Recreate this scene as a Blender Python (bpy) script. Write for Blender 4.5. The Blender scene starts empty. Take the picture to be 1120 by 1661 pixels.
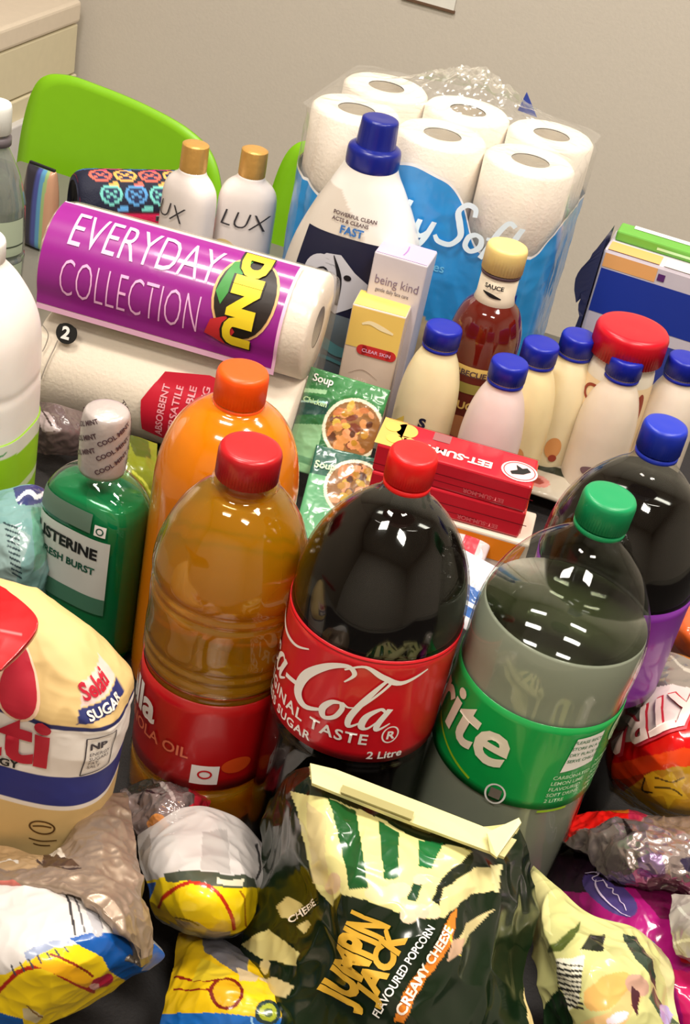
import bpy, bmesh, math, random
import numpy as np
from mathutils import Vector, Matrix

S = bpy.context.scene
COL = S.collection
PI = math.pi
random.seed(7)

# ------------------------------------------------------------------ camera
TZ = 0.75                      # height of the table top above the floor
F, PITCH, ROLL, CZ = 2300.0, math.radians(33.5), math.radians(12.2), 0.746
W, H = 1120.0, 1661.0
fwd = np.array([0, math.cos(PITCH), -math.sin(PITCH)])
r0 = np.array([1.0, 0, 0]); u0 = np.cross(r0, fwd)
RT = r0*math.cos(ROLL)+u0*math.sin(ROLL); UP = -r0*math.sin(ROLL)+u0*math.cos(ROLL)
cam_d = bpy.data.cameras.new('camera'); cam = bpy.data.objects.new('camera', cam_d); COL.objects.link(cam)
cam_d.sensor_fit = 'VERTICAL'; cam_d.sensor_height = 36; cam_d.lens = 36*F/H
cam_d.clip_start = 0.02; cam_d.clip_end = 50
M3 = Matrix(((RT[0], UP[0], -fwd[0]), (RT[1], UP[1], -fwd[1]), (RT[2], UP[2], -fwd[2])))
cam.matrix_world = Matrix.Translation((0, 0, TZ+CZ)) @ M3.to_4x4()
S.camera = cam

def at(x, y, h):
    """spot at height h above the table top, measured on the photograph"""
    d = fwd*F + RT*(x-W/2) - UP*(y-H/2)
    p = d*((h-CZ)/d[2]); return Vector((p[0], p[1], h+TZ))

# ------------------------------------------------------------------ world, lights, exposure
wd = bpy.data.worlds.new('room_air'); S.world = wd; wd.use_nodes = True
wd.node_tree.nodes['Background'].inputs[0].default_value = (1.0, 0.93, 0.84, 1)
wd.node_tree.nodes['Background'].inputs[1].default_value = 0.22
S.view_settings.view_transform = 'Standard'; S.view_settings.look = 'None'
S.view_settings.gamma = 1; S.view_settings.use_curve_mapping = False
S.view_settings.exposure = -0.12
PSI = math.radians(-14)                     # the room stands turned against the view
E1 = Vector((math.cos(PSI), math.sin(PSI), 0)); E2 = Vector((-math.sin(PSI), math.cos(PSI), 0))
CEIL = 2.65
LIGHTS = [(-0.7, 0.75, 25), (0.5, 0.75, 27), (-0.7, 1.75, 14), (0.5, 1.75, 16), (0.5, -0.3, 17), (-0.7, -0.3, 17)]
for i, (a, b, pw) in enumerate(LIGHTS):
    p = E1*a+E2*b
    ld = bpy.data.lights.new('ceiling_panel_light', 'AREA'); ld.shape = 'RECTANGLE'; ld.size = 0.5; ld.size_y = 0.22
    ld.energy = pw; ld.color = (1, 0.925, 0.83)
    lo = bpy.data.objects.new('ceiling_panel_light', ld); COL.objects.link(lo)
    lo.location = (p.x, p.y, CEIL-0.045); lo.rotation_euler = (0, 0, PSI)

# ------------------------------------------------------------------ materials
def lin(c):
    return tuple(((v/255)/12.92 if v/255 <= .04045 else ((v/255+.055)/1.055)**2.4) for v in c)
_m = {}
def mat(name, c=(200, 200, 200), rough=.45, metal=0, trans=0, ior=1.45, bump=0, scale=60, var=.04, coat=0, sss=0, spec=.5, vc=False):
    if name in _m: return _m[name]
    m = bpy.data.materials.new(name); m.use_nodes = True; nt = m.node_tree; N = nt.nodes; L = nt.links
    b = N['Principled BSDF']; col = lin(c)
    tc = N.new('ShaderNodeTexCoord'); nz = N.new('ShaderNodeTexNoise'); nz.inputs['Scale'].default_value = scale
    nz.inputs['Detail'].default_value = 3; L.new(tc.outputs['Object'], nz.inputs['Vector'])
    mx = N.new('ShaderNodeMix'); mx.data_type = 'RGBA'; mx.blend_type = 'MULTIPLY'; mx.inputs[0].default_value = 1
    rp = N.new('ShaderNodeValToRGB'); rp.color_ramp.elements[0].position = .3; rp.color_ramp.elements[1].position = .7
    v = 1-var; rp.color_ramp.elements[0].color = (v, v, v, 1); rp.color_ramp.elements[1].color = (1, 1, 1, 1)
    L.new(nz.outputs['Fac'], rp.inputs[0]); L.new(rp.outputs[0], mx.inputs[7])
    if vc:
        at_ = N.new('ShaderNodeAttribute'); at_.attribute_name = 'Col'; L.new(at_.outputs['Color'], mx.inputs[6])
        if vc == 'metal': L.new(at_.outputs['Alpha'], b.inputs['Metallic'])
    else: mx.inputs[6].default_value = (*col, 1)
    L.new(mx.outputs[2], b.inputs['Base Color'])
    b.inputs['Roughness'].default_value = rough
    if vc != 'metal': b.inputs['Metallic'].default_value = metal
    b.inputs['Transmission Weight'].default_value = trans; b.inputs['IOR'].default_value = ior
    b.inputs['Coat Weight'].default_value = coat; b.inputs['Coat Roughness'].default_value = .08
    b.inputs['Specular IOR Level'].default_value = spec
    if sss: b.inputs['Subsurface Weight'].default_value = sss; b.inputs['Subsurface Radius'].default_value = (.02, .015, .01); b.inputs['Subsurface Scale'].default_value = .5
    if bump:
        bp = N.new('ShaderNodeBump'); bp.inputs['Strength'].default_value = bump; bp.inputs['Distance'].default_value = .002
        L.new(nz.outputs['Fac'], bp.inputs['Height']); L.new(bp.outputs[0], b.inputs['Normal'])
    _m[name] = m; return m

def film(name, c=(255, 255, 255), gloss=1.0, rough=.06, haze=0.0, vc=False, bump=0, scale=60):
    """thin clear plastic: lets things through, shines at its edges, a little haze"""
    if name in _m: return _m[name]
    m = bpy.data.materials.new(name); m.use_nodes = True; nt = m.node_tree; N = nt.nodes; L = nt.links
    for n in list(N): N.remove(n)
    out = N.new('ShaderNodeOutputMaterial'); tr = N.new('ShaderNodeBsdfTransparent'); tr.inputs[0].default_value = (*lin(c), 1)
    gl = N.new('ShaderNodeBsdfGlossy'); gl.inputs['Roughness'].default_value = rough; gl.inputs[0].default_value = (.9, .9, .9, 1)
    fr = N.new('ShaderNodeFresnel'); ge = N.new('ShaderNodeNewGeometry'); mi = N.new('ShaderNodeMath'); mi.operation = 'MULTIPLY_ADD'
    mi.inputs[1].default_value = 1/1.5-1.5; mi.inputs[2].default_value = 1.5      # a thin wall shines alike from both sides
    L.new(ge.outputs['Backfacing'], mi.inputs[0]); L.new(mi.outputs[0], fr.inputs[0])
    mu = N.new('ShaderNodeMath'); mu.operation = 'MULTIPLY'; mu.inputs[1].default_value = gloss; mu.use_clamp = True
    L.new(fr.outputs[0], mu.inputs[0])
    a = tr.outputs[0]
    if haze or vc:
        df = N.new('ShaderNodeBsdfPrincipled'); df.inputs['Roughness'].default_value = .35
        df.inputs['Base Color'].default_value = (.8, .8, .8, 1)
        mh = N.new('ShaderNodeMixShader'); mh.inputs[0].default_value = haze
        if vc:
            t = N.new('ShaderNodeAttribute'); t.attribute_name = 'Col'
            L.new(t.outputs['Color'], df.inputs['Base Color']); L.new(t.outputs['Alpha'], mh.inputs[0])
        L.new(a, mh.inputs[1]); L.new(df.outputs[0], mh.inputs[2]); a = mh.outputs[0]
    mx = N.new('ShaderNodeMixShader'); L.new(mu.outputs[0], mx.inputs[0]); L.new(a, mx.inputs[1]); L.new(gl.outputs[0], mx.inputs[2])
    if bump:
        tc = N.new('ShaderNodeTexCoord'); nz = N.new('ShaderNodeTexNoise'); nz.inputs['Scale'].default_value = scale; L.new(tc.outputs['Object'], nz.inputs['Vector'])
        bp = N.new('ShaderNodeBump'); bp.inputs['Strength'].default_value = bump; bp.inputs['Distance'].default_value = .003
        L.new(nz.outputs['Fac'], bp.inputs['Height']); L.new(bp.outputs[0], gl.inputs['Normal'])
    L.new(mx.outputs[0], out.inputs[0]); _m[name] = m; return m

def liquid(name, c, haze=.3, hc=None, ior=1.33, rough=0.02):
    """see-through liquid: refracts, tinted, with a share of scattering"""
    if name in _m: return _m[name]
    m = bpy.data.materials.new(name); m.use_nodes = True; nt = m.node_tree; N = nt.nodes; L = nt.links
    for n in list(N): N.remove(n)
    out = N.new('ShaderNodeOutputMaterial'); g = N.new('ShaderNodeBsdfGlass'); g.inputs['Color'].default_value = (*lin(c), 1)
    g.inputs['IOR'].default_value = ior; g.inputs['Roughness'].default_value = rough
    d = N.new('ShaderNodeBsdfPrincipled'); d.inputs['Base Color'].default_value = (*lin(hc or c), 1); d.inputs['Roughness'].default_value = .1
    mx = N.new('ShaderNodeMixShader'); mx.inputs[0].default_value = haze
    L.new(g.outputs[0], mx.inputs[1]); L.new(d.outputs[0], mx.inputs[2]); L.new(mx.outputs[0], out.inputs[0])
    _m[name] = m; return m

# ------------------------------------------------------------------ object helpers
def link(name, me, m=None, parent=None):
    o = bpy.data.objects.new(name, me); COL.objects.link(o)
    if m: me.materials.append(m)
    if parent: o.parent = parent
    return o
def mesh(name, V, Fc, m=None, parent=None, smooth=True, cols=None):
    me = bpy.data.meshes.new(name); me.from_pydata([tuple(map(float, v)) for v in V], [], [tuple(map(int, f)) for f in Fc]); me.update()
    if smooth: me.polygons.foreach_set('use_smooth', [True]*len(me.polygons))
    if cols is not None:
        a = me.color_attributes.new('Col', 'FLOAT_COLOR', 'POINT'); a.data.foreach_set('color', np.asarray(cols, dtype=np.float32).ravel())
    return link(name, me, m, parent)
def from_bm(name, bm, m=None, parent=None, smooth=False):
    bmesh.ops.recalc_face_normals(bm, faces=bm.faces)
    me = bpy.data.meshes.new(name); bm.to_mesh(me); bm.free()
    if smooth: me.polygons.foreach_set('use_smooth', [True]*len(me.polygons))
    return link(name, me, m, parent)
def thing(name, label, cat, loc=(0, 0, 0), rz=0, group=None, tilt=(0, 0)):
    o = bpy.data.objects.new(name, None); COL.objects.link(o); o.empty_display_size = .02
    o.location = loc; o.rotation_euler = (tilt[0], tilt[1], rz)
    o['label'] = label; o['category'] = cat
    if group: o['group'] = group
    return o
def tag(o, label, cat, group=None, kind=None):
    o['label'] = label; o['category'] = cat
    if group: o['group'] = group
    if kind: o['kind'] = kind
    return o
def struct(o): o['kind'] = 'structure'; return o
def sub(o, label): o['label'] = label; return o

def box_bm(w, d, h, bev=.002, seg=2, c=(0, 0, 0), rot=None):
    bm = bmesh.new(); bmesh.ops.create_cube(bm, size=1); bmesh.ops.scale(bm, vec=(w, d, h), verts=bm.verts)
    if bev: bmesh.ops.bevel(bm, geom=bm.edges[:], offset=bev, segments=seg, affect='EDGES', profile=.5)
    if rot is not None: bmesh.ops.rotate(bm, verts=bm.verts, matrix=rot)
    bmesh.ops.translate(bm, vec=c, verts=bm.verts); return bm

def smooth_prof(P, n=6):
    """Catmull-Rom through profile rows"""
    P = np.array(P, float); out = []
    for i in range(len(P)-1):
        p0 = P[max(i-1, 0)]; p1 = P[i]; p2 = P[i+1]; p3 = P[min(i+2, len(P)-1)]
        for k in range(n):
            t = k/n
            out.append(.5*((2*p1)+(-p0+p2)*t+(2*p0-5*p1+4*p2-p3)*t*t+(-p0+3*p1-3*p2+p3)*t**3))
    out.append(P[-1]); return np.array(out)

def lathe(name, prof, m, parent, seg=64, mod=None, cap0=True, cap1=True, sm=True):
    P = np.array(prof, float); a = np.linspace(0, 2*PI, seg, endpoint=False); V = []
    for r, z in P:
        rr = r*np.ones(seg) if mod is None else r*mod(a, z)
        V += list(zip(rr*np.sin(a), -rr*np.cos(a), z*np.ones(seg)))
    Fc = []
    for i in range(len(P)-1):
        for j in range(seg):
            k = (j+1) % seg; Fc.append((i*seg+j, i*seg+k, (i+1)*seg+k, (i+1)*seg+j))
    if cap0: Fc.append(tuple(range(seg-1, -1, -1)))
    if cap1: Fc.append(tuple((len(P)-1)*seg+j for j in range(seg)))
    o = mesh(name, V, Fc, m, parent, sm)
    return o
def rad_at(prof, z):
    P = np.array(prof, float); k = np.argsort(P[:, 1], kind='stable'); return np.interp(z, P[k, 1], P[k, 0])
def cyl_map(prof, ref, th0=0):
    def f(s, t):
        r = rad_at(prof, t); a = s/ref+th0
        return np.stack([r*np.sin(a), -r*np.cos(a), t], -1)
    return f

class Loft:
    """body of superellipse rings; rows (z, rx, ry, cx, cy, n)"""
    def __init__(s, rows, n=6, smooth=True): s.P = smooth_prof(rows, n) if smooth else np.array(rows, float)
    def ring(s, z):
        P = s.P; return [np.interp(z, P[:, 0], P[:, i]) for i in range(1, 6)]
    def pos(s, a, z):
        rx, ry, cx, cy, n = s.ring(z); sa, ca = np.sin(a), np.cos(a)
        return np.stack([cx+rx*np.sign(sa)*np.abs(sa)**(2/n), cy-ry*np.sign(ca)*np.abs(ca)**(2/n), z], -1)
    def front(s, x, z):
        rx, ry, cx, cy, n = s.ring(z); q = np.clip(np.abs((x-cx)/rx), 0, .995)
        return np.stack([x, cy-ry*(1-q**n)**(1/n), z], -1)
    def build(s, name, m, parent, seg=72, nz=60, disp=None, paint=None):
        z = np.linspace(s.P[0, 0], s.P[-1, 0], nz); a = np.linspace(-PI, PI, seg, endpoint=False)
        A, Z = np.meshgrid(a, z); V = s.pos(A.ravel(), Z.ravel())
        cols = None
        if paint: cols = paint(V, A.ravel())
        if disp is not None: V = disp(V, A.ravel())
        Fc = [(i*seg+j, i*seg+(j+1) % seg, (i+1)*seg+(j+1) % seg, (i+1)*seg+j) for i in range(nz-1) for j in range(seg)]
        Fc.append(tuple(range(seg-1, -1, -1))); Fc.append(tuple((nz-1)*seg+j for j in range(seg)))
        return mesh(name, V, Fc, m, parent, True, cols)

# 2-D print shapes: (verts, faces)
_tc = {}
def text2d(s, size=1, bold=0, shear=0, spacing=1, align='LEFT'):
    k = (s, bold, shear, spacing, align)
    if k not in _tc:
        cu = bpy.data.curves.new('t', 'FONT'); cu.body = s; cu.offset = bold; cu.shear = shear; cu.space_character = spacing; cu.align_x = align
        cu.resolution_u = 3
        o = bpy.data.objects.new('t', cu); COL.objects.link(o); bpy.context.view_layer.update()
        me = o.evaluated_get(bpy.context.evaluated_depsgraph_get()).to_mesh()
        V = np.array([v.co[:2] for v in me.vertices]); Fc = [tuple(p.vertices) for p in me.polygons]
        bpy.data.objects.remove(o); bpy.data.curves.remove(cu)
        _tc[k] = (V, Fc)
    V, Fc = _tc[k]; return V*size, Fc
def poly2d(pts): return np.array(pts, float), [tuple(range(len(pts)))]
def ell2d(cx, cy, rx, ry, n=28, a0=0, a1=2*PI):
    t = np.linspace(a0, a1, n, endpoint=False); return np.stack([cx+rx*np.cos(t), cy+ry*np.sin(t)], -1), [tuple(range(n))]
def ring2d(cx, cy, rx, ry, w, n=32):
    t = np.linspace(0, 2*PI, n, endpoint=False); c, s = np.cos(t), np.sin(t)
    V = np.concatenate([np.stack([cx+rx*c, cy+ry*s], -1), np.stack([cx+(rx-w)*c, cy+(ry-w)*s], -1)])
    return V, [(i, (i+1) % n, n+(i+1) % n, n+i) for i in range(n)]
def stroke2d(pts, w, n=6):
    """pen stroke through (x, y[, width])"""
    P = smooth_prof([(p[0], p[1], p[2] if len(p) > 2 else w) for p in pts], n)
    T = np.gradient(P[:, :2], axis=0); T /= np.linalg.norm(T, axis=1)[:, None]+1e-9; Nn = np.stack([-T[:, 1], T[:, 0]], -1)
    V = np.concatenate([P[:, :2]+Nn*P[:, 2:]/2, P[:, :2]-Nn*P[:, 2:]/2]); k = len(P)
    return V, [(i, i+1, k+i+1, k+i) for i in range(k-1)]
def xf(g, sx=1, sy=None, rot=0, dx=0, dy=0):
    V, Fc = g; sy = sx if sy is None else sy; V = V*[sx, sy]; c, s = math.cos(rot), math.sin(rot)
    return np.stack([V[:, 0]*c-V[:, 1]*s+dx, V[:, 0]*s+V[:, 1]*c+dy], -1), Fc
def join(*gs):
    V = []; Fc = []; n = 0
    for g in gs: V.append(g[0]); Fc += [tuple(i+n for i in f) for f in g[1]]; n += len(g[0])
    return np.concatenate(V), Fc
def decal(name, g, f, m, parent, off=.0005, cell=.004, label=None):
    """flat print laid onto surface f(s,t); cut fine enough to follow it"""
    V, Fc = g; bm = bmesh.new(); vs = [bm.verts.new((v[0], v[1], 0)) for v in V]
    for q in Fc:
        try: bm.faces.new([vs[i] for i in q])
        except ValueError: pass
    bmesh.ops.triangulate(bm, faces=bm.faces); bm.normal_update()
    for q in bm.faces:
        if q.normal.z < 0: q.normal_flip()
    if cell:
        for ax in (0, 1):
            lo, hi = V[:, ax].min(), V[:, ax].max(); k = int((hi-lo)/cell)
            nrm = (1, 0, 0) if ax == 0 else (0, 1, 0)
            for i in range(1, min(k, 90)+1):
                c = lo+(hi-lo)*i/(k+1); co = (c, 0, 0) if ax == 0 else (0, c, 0)
                bmesh.ops.bisect_plane(bm, geom=bm.verts[:]+bm.edges[:]+bm.faces[:], plane_co=co, plane_no=nrm, dist=1e-7)
    P = np.array([v.co[:2] for v in bm.verts]); e = 1e-3*float(max(np.ptp(V[:, 0]), np.ptp(V[:, 1])))+1e-9
    p = f(P[:, 0], P[:, 1]); ds = f(P[:, 0]+e, P[:, 1])-p; dt = f(P[:, 0], P[:, 1]+e)-p
    nn = np.cross(ds, dt); nn /= np.linalg.norm(nn, axis=1)[:, None]+1e-30; q = p+nn*off
    for v, c in zip(bm.verts, q): v.co = c
    me = bpy.data.meshes.new(name); bm.to_mesh(me); bm.free(); me.polygons.foreach_set('use_smooth', [True]*len(me.polygons))
    o = link(name, me, m, parent)
    if label: o['label'] = label
    return o
def plane_map(o, ex, ey):
    o, ex, ey = (np.array(v, float) for v in (o, ex, ey))
    return lambda s, t: o+s[:, None]*ex+t[:, None]*ey
def INK(n, c=None, r=.45):
    if c is None and 'ink_'+n not in _m: print('UNDEFINED INK', n); c = (128, 128, 128)
    return mat('ink_'+n, c or (128, 128, 128), r, var=.01)

# noise for crumpled foil and paper
_rs = np.random.RandomState(3); _pm = _rs.permutation(256); _pm = np.concatenate([_pm, _pm, _pm]); _gr = _rs.normal(size=(256, 3)); _gr /= np.linalg.norm(_gr, axis=1)[:, None]
def gn(P):
    I = np.floor(P).astype(int); f = P-I; I &= 255; u = f*f*f*(f*(f*6-15)+10); r = 0
    for dx in (0, 1):
        for dy in (0, 1):
            for dz in (0, 1):
                h = _pm[_pm[_pm[(I[:, 0]+dx) & 255]+((I[:, 1]+dy) & 255)]+((I[:, 2]+dz) & 255)]
                g = _gr[h]; d = f-[dx, dy, dz]
                w = (u[:, 0] if dx else 1-u[:, 0])*(u[:, 1] if dy else 1-u[:, 1])*(u[:, 2] if dz else 1-u[:, 2])
                r = r+w*(g*d).sum(1)
    return r
def crumple(P, sc=25, seed=0, oct=3):
    P = np.asarray(P, float)*sc+seed*17.3; r = 0; a = 1
    for o in range(oct):
        w = P+.6*np.stack([gn(P*.7+5), gn(P*.7+9), gn(P*.7+13)], -1)
        r = r+a*(.35-2*np.abs(gn(w))); P = P*2.03+7.1; a *= .48
    return r

# paint prints into colour attributes of a fine grid
def inpoly(X, Y, pts):
    pts = np.array(pts, float); ins = np.zeros(len(X), bool); j = len(pts)-1
    for i in range(len(pts)):
        xi, yi = pts[i]; xj, yj = pts[j]
        c = ((yi > Y) != (yj > Y)) & (X < (xj-xi)*(Y-yi)/(yj-yi+1e-12)+xi); ins ^= c; j = i
    return ins
def nearline(X, Y, pts, w):
    P = smooth_prof([(p[0], p[1]) for p in pts], 5); d = np.full(len(X), 1e9)
    for a, b in zip(P[:-1], P[1:]):
        v = b-a; t = np.clip(((X-a[0])*v[0]+(Y-a[1])*v[1])/(v@v+1e-12), 0, 1); d = np.minimum(d, np.hypot(X-a[0]-t*v[0], Y-a[1]-t*v[1]))
    return d < w/2
def paint(X, Y, base, ops, metal=0):
    C = np.zeros((len(X), 4)); C[:, :3] = lin(base); C[:, 3] = metal
    for op in ops:
        k = op[0]; m_ = op[-1] if isinstance(op[-1], float) else 0.0
        if k == 'p': s = inpoly(X, Y, op[1]); c = op[2]
        elif k == 'l': s = nearline(X, Y, op[1], op[2]); c = op[3]
        elif k == 'e':
            cx, cy, rx, ry, ro = op[1]; a = math.radians(ro); dx, dy = X-cx, Y-cy
            s = ((dx*math.cos(a)+dy*math.sin(a))/rx)**2+((-dx*math.sin(a)+dy*math.cos(a))/ry)**2 < 1; c = op[2]
        C[s, :3] = lin(c); C[s, 3] = m_
    return C

class Sheet:
    """a soft packet: printed front sheet from a net of spots (x, y, height), crumpled, closed by a back sheet"""
    def __init__(s, name, net, base, ops, nx=140, ny=120, amp=.004, sc=30, thick=.03, seed=1, rough=.3, metal=0, parent=None, matr=None, back=(120, 120, 120), jag=0, oct=3, under=None):
        net = np.array(net, float); R, C = net.shape[:2]
        W3 = np.array([[list(at(*net[i, j])) for j in range(C)] for i in range(R)])
        full = np.concatenate([W3, net[:, :, :2]], -1)          # position + print layout
        rows = np.stack([smooth_prof(full[i], 16) for i in range(R)]); ku = rows.shape[1]
        colz = np.stack([smooth_prof(rows[:, j], 16) for j in range(ku)], 1); kv = colz.shape[0]
        def samp(A, n0, n1):
            y = np.linspace(0, A.shape[0]-1, n0); x = np.linspace(0, A.shape[1]-1, n1); yi = np.minimum(y.astype(int), A.shape[0]-2); xi = np.minimum(x.astype(int), A.shape[1]-2)
            fy = (y-yi)[:, None, None]; fx = (x-xi)[None, :, None]
            return (A[yi][:, xi]*(1-fy)*(1-fx)+A[yi+1][:, xi]*fy*(1-fx)+A[yi][:, xi+1]*(1-fy)*fx+A[yi+1][:, xi+1]*fy*fx)
        G = samp(colz, ny, nx); P = G[..., :3].copy(); Lx = G[..., 3:]
        du = np.gradient(P, axis=1); dv = np.gradient(P, axis=0); Nn = np.cross(dv, du); Nn /= np.linalg.norm(Nn, axis=2)[..., None]+1e-12
        if Nn[..., 2].mean() < 0: Nn = -Nn
        ctr = P.reshape(-1, 3).mean(0)
        d = crumple(P.reshape(-1, 3), sc, seed, oct).reshape(ny, nx)*(1-.75*np.exp(-((np.arange(ny)/ny)/.05)**2))[:, None]
        P += Nn*(d*amp)[..., None]
        if jag:
            e = np.minimum(np.arange(ny), np.arange(ny)[::-1]); P += 0
        s.P, s.L = P, Lx
        X, Y = Lx[..., 0].ravel(), Lx[..., 1].ravel()
        j2 = gn(np.stack([X*.05, Y*.05, X*0+seed], -1))*3
        C1 = paint(X+j2, Y+j2, base, ops, metal)
        u = np.linspace(0, 1, nx)[None, :]; v = np.linspace(0, 1, ny)[:, None]
        pr = np.clip(16*u*(1-u)*v*(1-v), 0, 1)**.45
        nb = Nn.reshape(-1, 3).mean(0); nb /= np.linalg.norm(nb)
        B = P-nb*(thick*pr+.0006)[..., None]
        B[..., 2] = np.maximum(B[..., 2], np.minimum(P[..., 2]-.0006, TZ+.004))
        st = 3; bi = list(range(0, ny, st)); bj = list(range(0, nx, st))
        # back sheet shares the density of the front so the rims close
        V = np.concatenate([P.reshape(-1, 3), B.reshape(-1, 3)]); n = nx*ny
        o0 = V[:n].mean(0); o0[2] = V[:, 2].min()
        i, j = np.meshgrid(np.arange(ny-1), np.arange(nx-1), indexing='ij'); i = i.ravel(); j = j.ravel(); a = i*nx+j
        Fa = np.stack([a, a+nx, a+nx+1, a+1], -1); Fb = Fa[:, ::-1]+n
        e = list(range(nx))+[nx-1+k*nx for k in range(1, ny)]+[(ny-1)*nx+k for k in range(nx-2, -1, -1)]+[k*nx for k in range(ny-2, 0, -1)]
        Fe = [(e[k], e[(k+1) % len(e)], e[(k+1) % len(e)]+n, e[k]+n) for k in range(len(e))]
        C2 = np.zeros((n, 4)); C2[:, :3] = lin(back); C2[:, 3] = metal
        s.org = Vector(o0)
        s.o = None; s.V = V-o0; s.F = np.concatenate([Fa, Fb, np.array(Fe)]); s.C = np.concatenate([C1, C2])
        s.m = matr or mat('packet_%02d_%02d' % (int(rough*100), 1), rough=rough, vc='metal', coat=.25, var=.02)
        s.name = name
    def make(s, label, cat, group=None, part='wrapper'):
        s.t = thing(s.name, label, cat, s.org, 0, group); s.o = mesh(part, s.V, s.F, s.m, s.t, True, s.C); return s.t
    def uvof(s, x, y):
        d = (s.L[..., 0]-x)**2+(s.L[..., 1]-y)**2; k = np.argmin(d); return np.array([k % s.P.shape[1], k//s.P.shape[1]], float)
    def fmap(s, p0, p1, p2, w, h):
        """map print units: (0,0)->p0, (w,0)->p1, (0,h)->p2"""
        a, b, c = s.uvof(*p0), s.uvof(*p1), s.uvof(*p2); du, dv = (b-a)/w, (c-a)/h; org = np.array(s.org); A = s.P
        def f(x, y):
            q = a+x[:, None]*du+y[:, None]*dv; i = np.clip(q[:, 0], 0, A.shape[1]-1.001); j = np.clip(q[:, 1], 0, A.shape[0]-1.001)
            ii = i.astype(int); jj = j.astype(int); fi = (i-ii)[:, None]; fj = (j-jj)[:, None]
            r = A[jj, ii]*(1-fi)*(1-fj)+A[jj, ii+1]*fi*(1-fj)+A[jj+1, ii]*(1-fi)*fj+A[jj+1, ii+1]*fi*fj
            return r-org+np.stack([q[:, 0]-i, q[:, 0]*0, q[:, 0]*0], -1)*1e-9
        return f
    def write(s, name, txt, p0, p1, p2, m, bold=.0, off=.0012, shear=0, spacing=1):
        g = text2d(txt, 1, bold, shear, spacing); g[0][:]; V = g[0]; w = V[:, 0].max(); h = max(.5, V[:, 1].max())
        f = s.fmap(p0, p1, p2, w, h); return decal(name, g, f, m, s.t, off if True else 0, cell=w/60)

exec_order = None
# ================================================================== SETTING
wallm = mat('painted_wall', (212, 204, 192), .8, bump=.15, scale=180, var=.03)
def room_obj(name, bm, m): o = from_bm(name, bm, m); o.rotation_euler = (0, 0, PSI); return struct(o)
RX1, RY0, RY1 = 2.2, -1.6, 2.62
_d = Vector(fwd*F + RT*(134-W/2) - UP*(0-H/2)); _q = _d*((RY1-.03)/_d.dot(E2)); RX0 = _q.dot(E1)-.45       # left wall: behind the cabinet
room_obj('floor', box_bm(RX1-RX0+.2, RY1-RY0+.2, .1, 0, c=((RX0+RX1)/2, (RY0+RY1)/2, -.05)), mat('vinyl_floor', (120, 112, 102), .5, bump=.1, scale=30, var=.1))
room_obj('ceiling', box_bm(RX1-RX0+.2, RY1-RY0+.2, .1, 0, c=((RX0+RX1)/2, (RY0+RY1)/2, CEIL+.05)), mat('ceiling_board', (225, 222, 214), .9, bump=.2, scale=200))
room_obj('wall_back', box_bm(RX1-RX0+.4, .1, CEIL, 0, c=((RX0+RX1)/2, RY1+.05, CEIL/2)), wallm)
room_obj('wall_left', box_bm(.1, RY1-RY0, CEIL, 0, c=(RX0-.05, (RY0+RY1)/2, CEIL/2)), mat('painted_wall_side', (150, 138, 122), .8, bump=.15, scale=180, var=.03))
room_obj('wall_right', box_bm(.1, RY1-RY0, CEIL, 0, c=(RX1+.05, (RY0+RY1)/2, CEIL/2)), wallm)
room_obj('wall_front', box_bm(RX1-RX0+.4, .1, CEIL, 0, c=((RX0+RX1)/2, RY0-.05, CEIL/2)), wallm)
room_obj('baseboard_back', box_bm(RX1-RX0, .015, .09, .003, c=((RX0+RX1)/2, RY1-.0075, .045)), mat('baseboard_paint', (210, 204, 192), .5))
for a, b, pw in LIGHTS:
    p = E1*a+E2*b
    t = thing('ceiling_light', 'rectangular white ceiling light panel over the table', 'light', (p.x, p.y, CEIL-.04), PSI, 'ceiling light panels')
    bm = box_bm(.56, .28, .04, .004, c=(0, 0, .02)); from_bm('housing', bm, mat('light_housing', (235, 235, 232), .4), t)

# table
def room_pt(v):  # world -> room frame
    return v.x*E1.x+v.y*E1.y, v.x*E2.x+v.y*E2.y
TX0, TX1, TY0, TY1 = -.95, 1.0, .12, 1.62
tb = thing('table', 'long pale grey laminate table carrying all the groceries', 'table', (0, 0, 0), PSI)
from_bm('tabletop', box_bm(TX1-TX0, TY1-TY0, .03, .004, c=((TX0+TX1)/2, (TY0+TY1)/2, TZ-.015)), mat('grey_laminate', (112, 109, 100), .45, bump=.05, scale=120), tb)
for x in (TX0+.06, TX1-.06):
    for y in (TY0+.06, TY1-.06):
        from_bm('leg', box_bm(.04, .04, TZ-.03, .004, c=(x, y, (TZ-.03)/2)), mat('table_leg_steel', (90, 90, 92), .35, metal=.8), tb)
# dark cloth under the groceries
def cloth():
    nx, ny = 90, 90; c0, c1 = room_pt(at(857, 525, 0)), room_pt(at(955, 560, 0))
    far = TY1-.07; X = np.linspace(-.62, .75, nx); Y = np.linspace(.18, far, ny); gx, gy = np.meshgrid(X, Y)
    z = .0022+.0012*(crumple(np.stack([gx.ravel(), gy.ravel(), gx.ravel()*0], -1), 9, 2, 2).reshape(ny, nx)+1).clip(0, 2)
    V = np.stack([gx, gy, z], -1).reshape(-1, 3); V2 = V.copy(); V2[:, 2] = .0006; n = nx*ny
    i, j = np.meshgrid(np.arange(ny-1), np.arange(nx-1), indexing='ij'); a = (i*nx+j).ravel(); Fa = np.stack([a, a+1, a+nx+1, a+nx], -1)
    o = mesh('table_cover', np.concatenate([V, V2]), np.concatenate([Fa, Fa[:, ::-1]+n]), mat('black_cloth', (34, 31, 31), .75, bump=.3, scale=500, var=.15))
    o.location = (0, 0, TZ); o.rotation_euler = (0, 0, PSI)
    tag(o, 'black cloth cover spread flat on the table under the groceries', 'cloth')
cloth()

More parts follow.
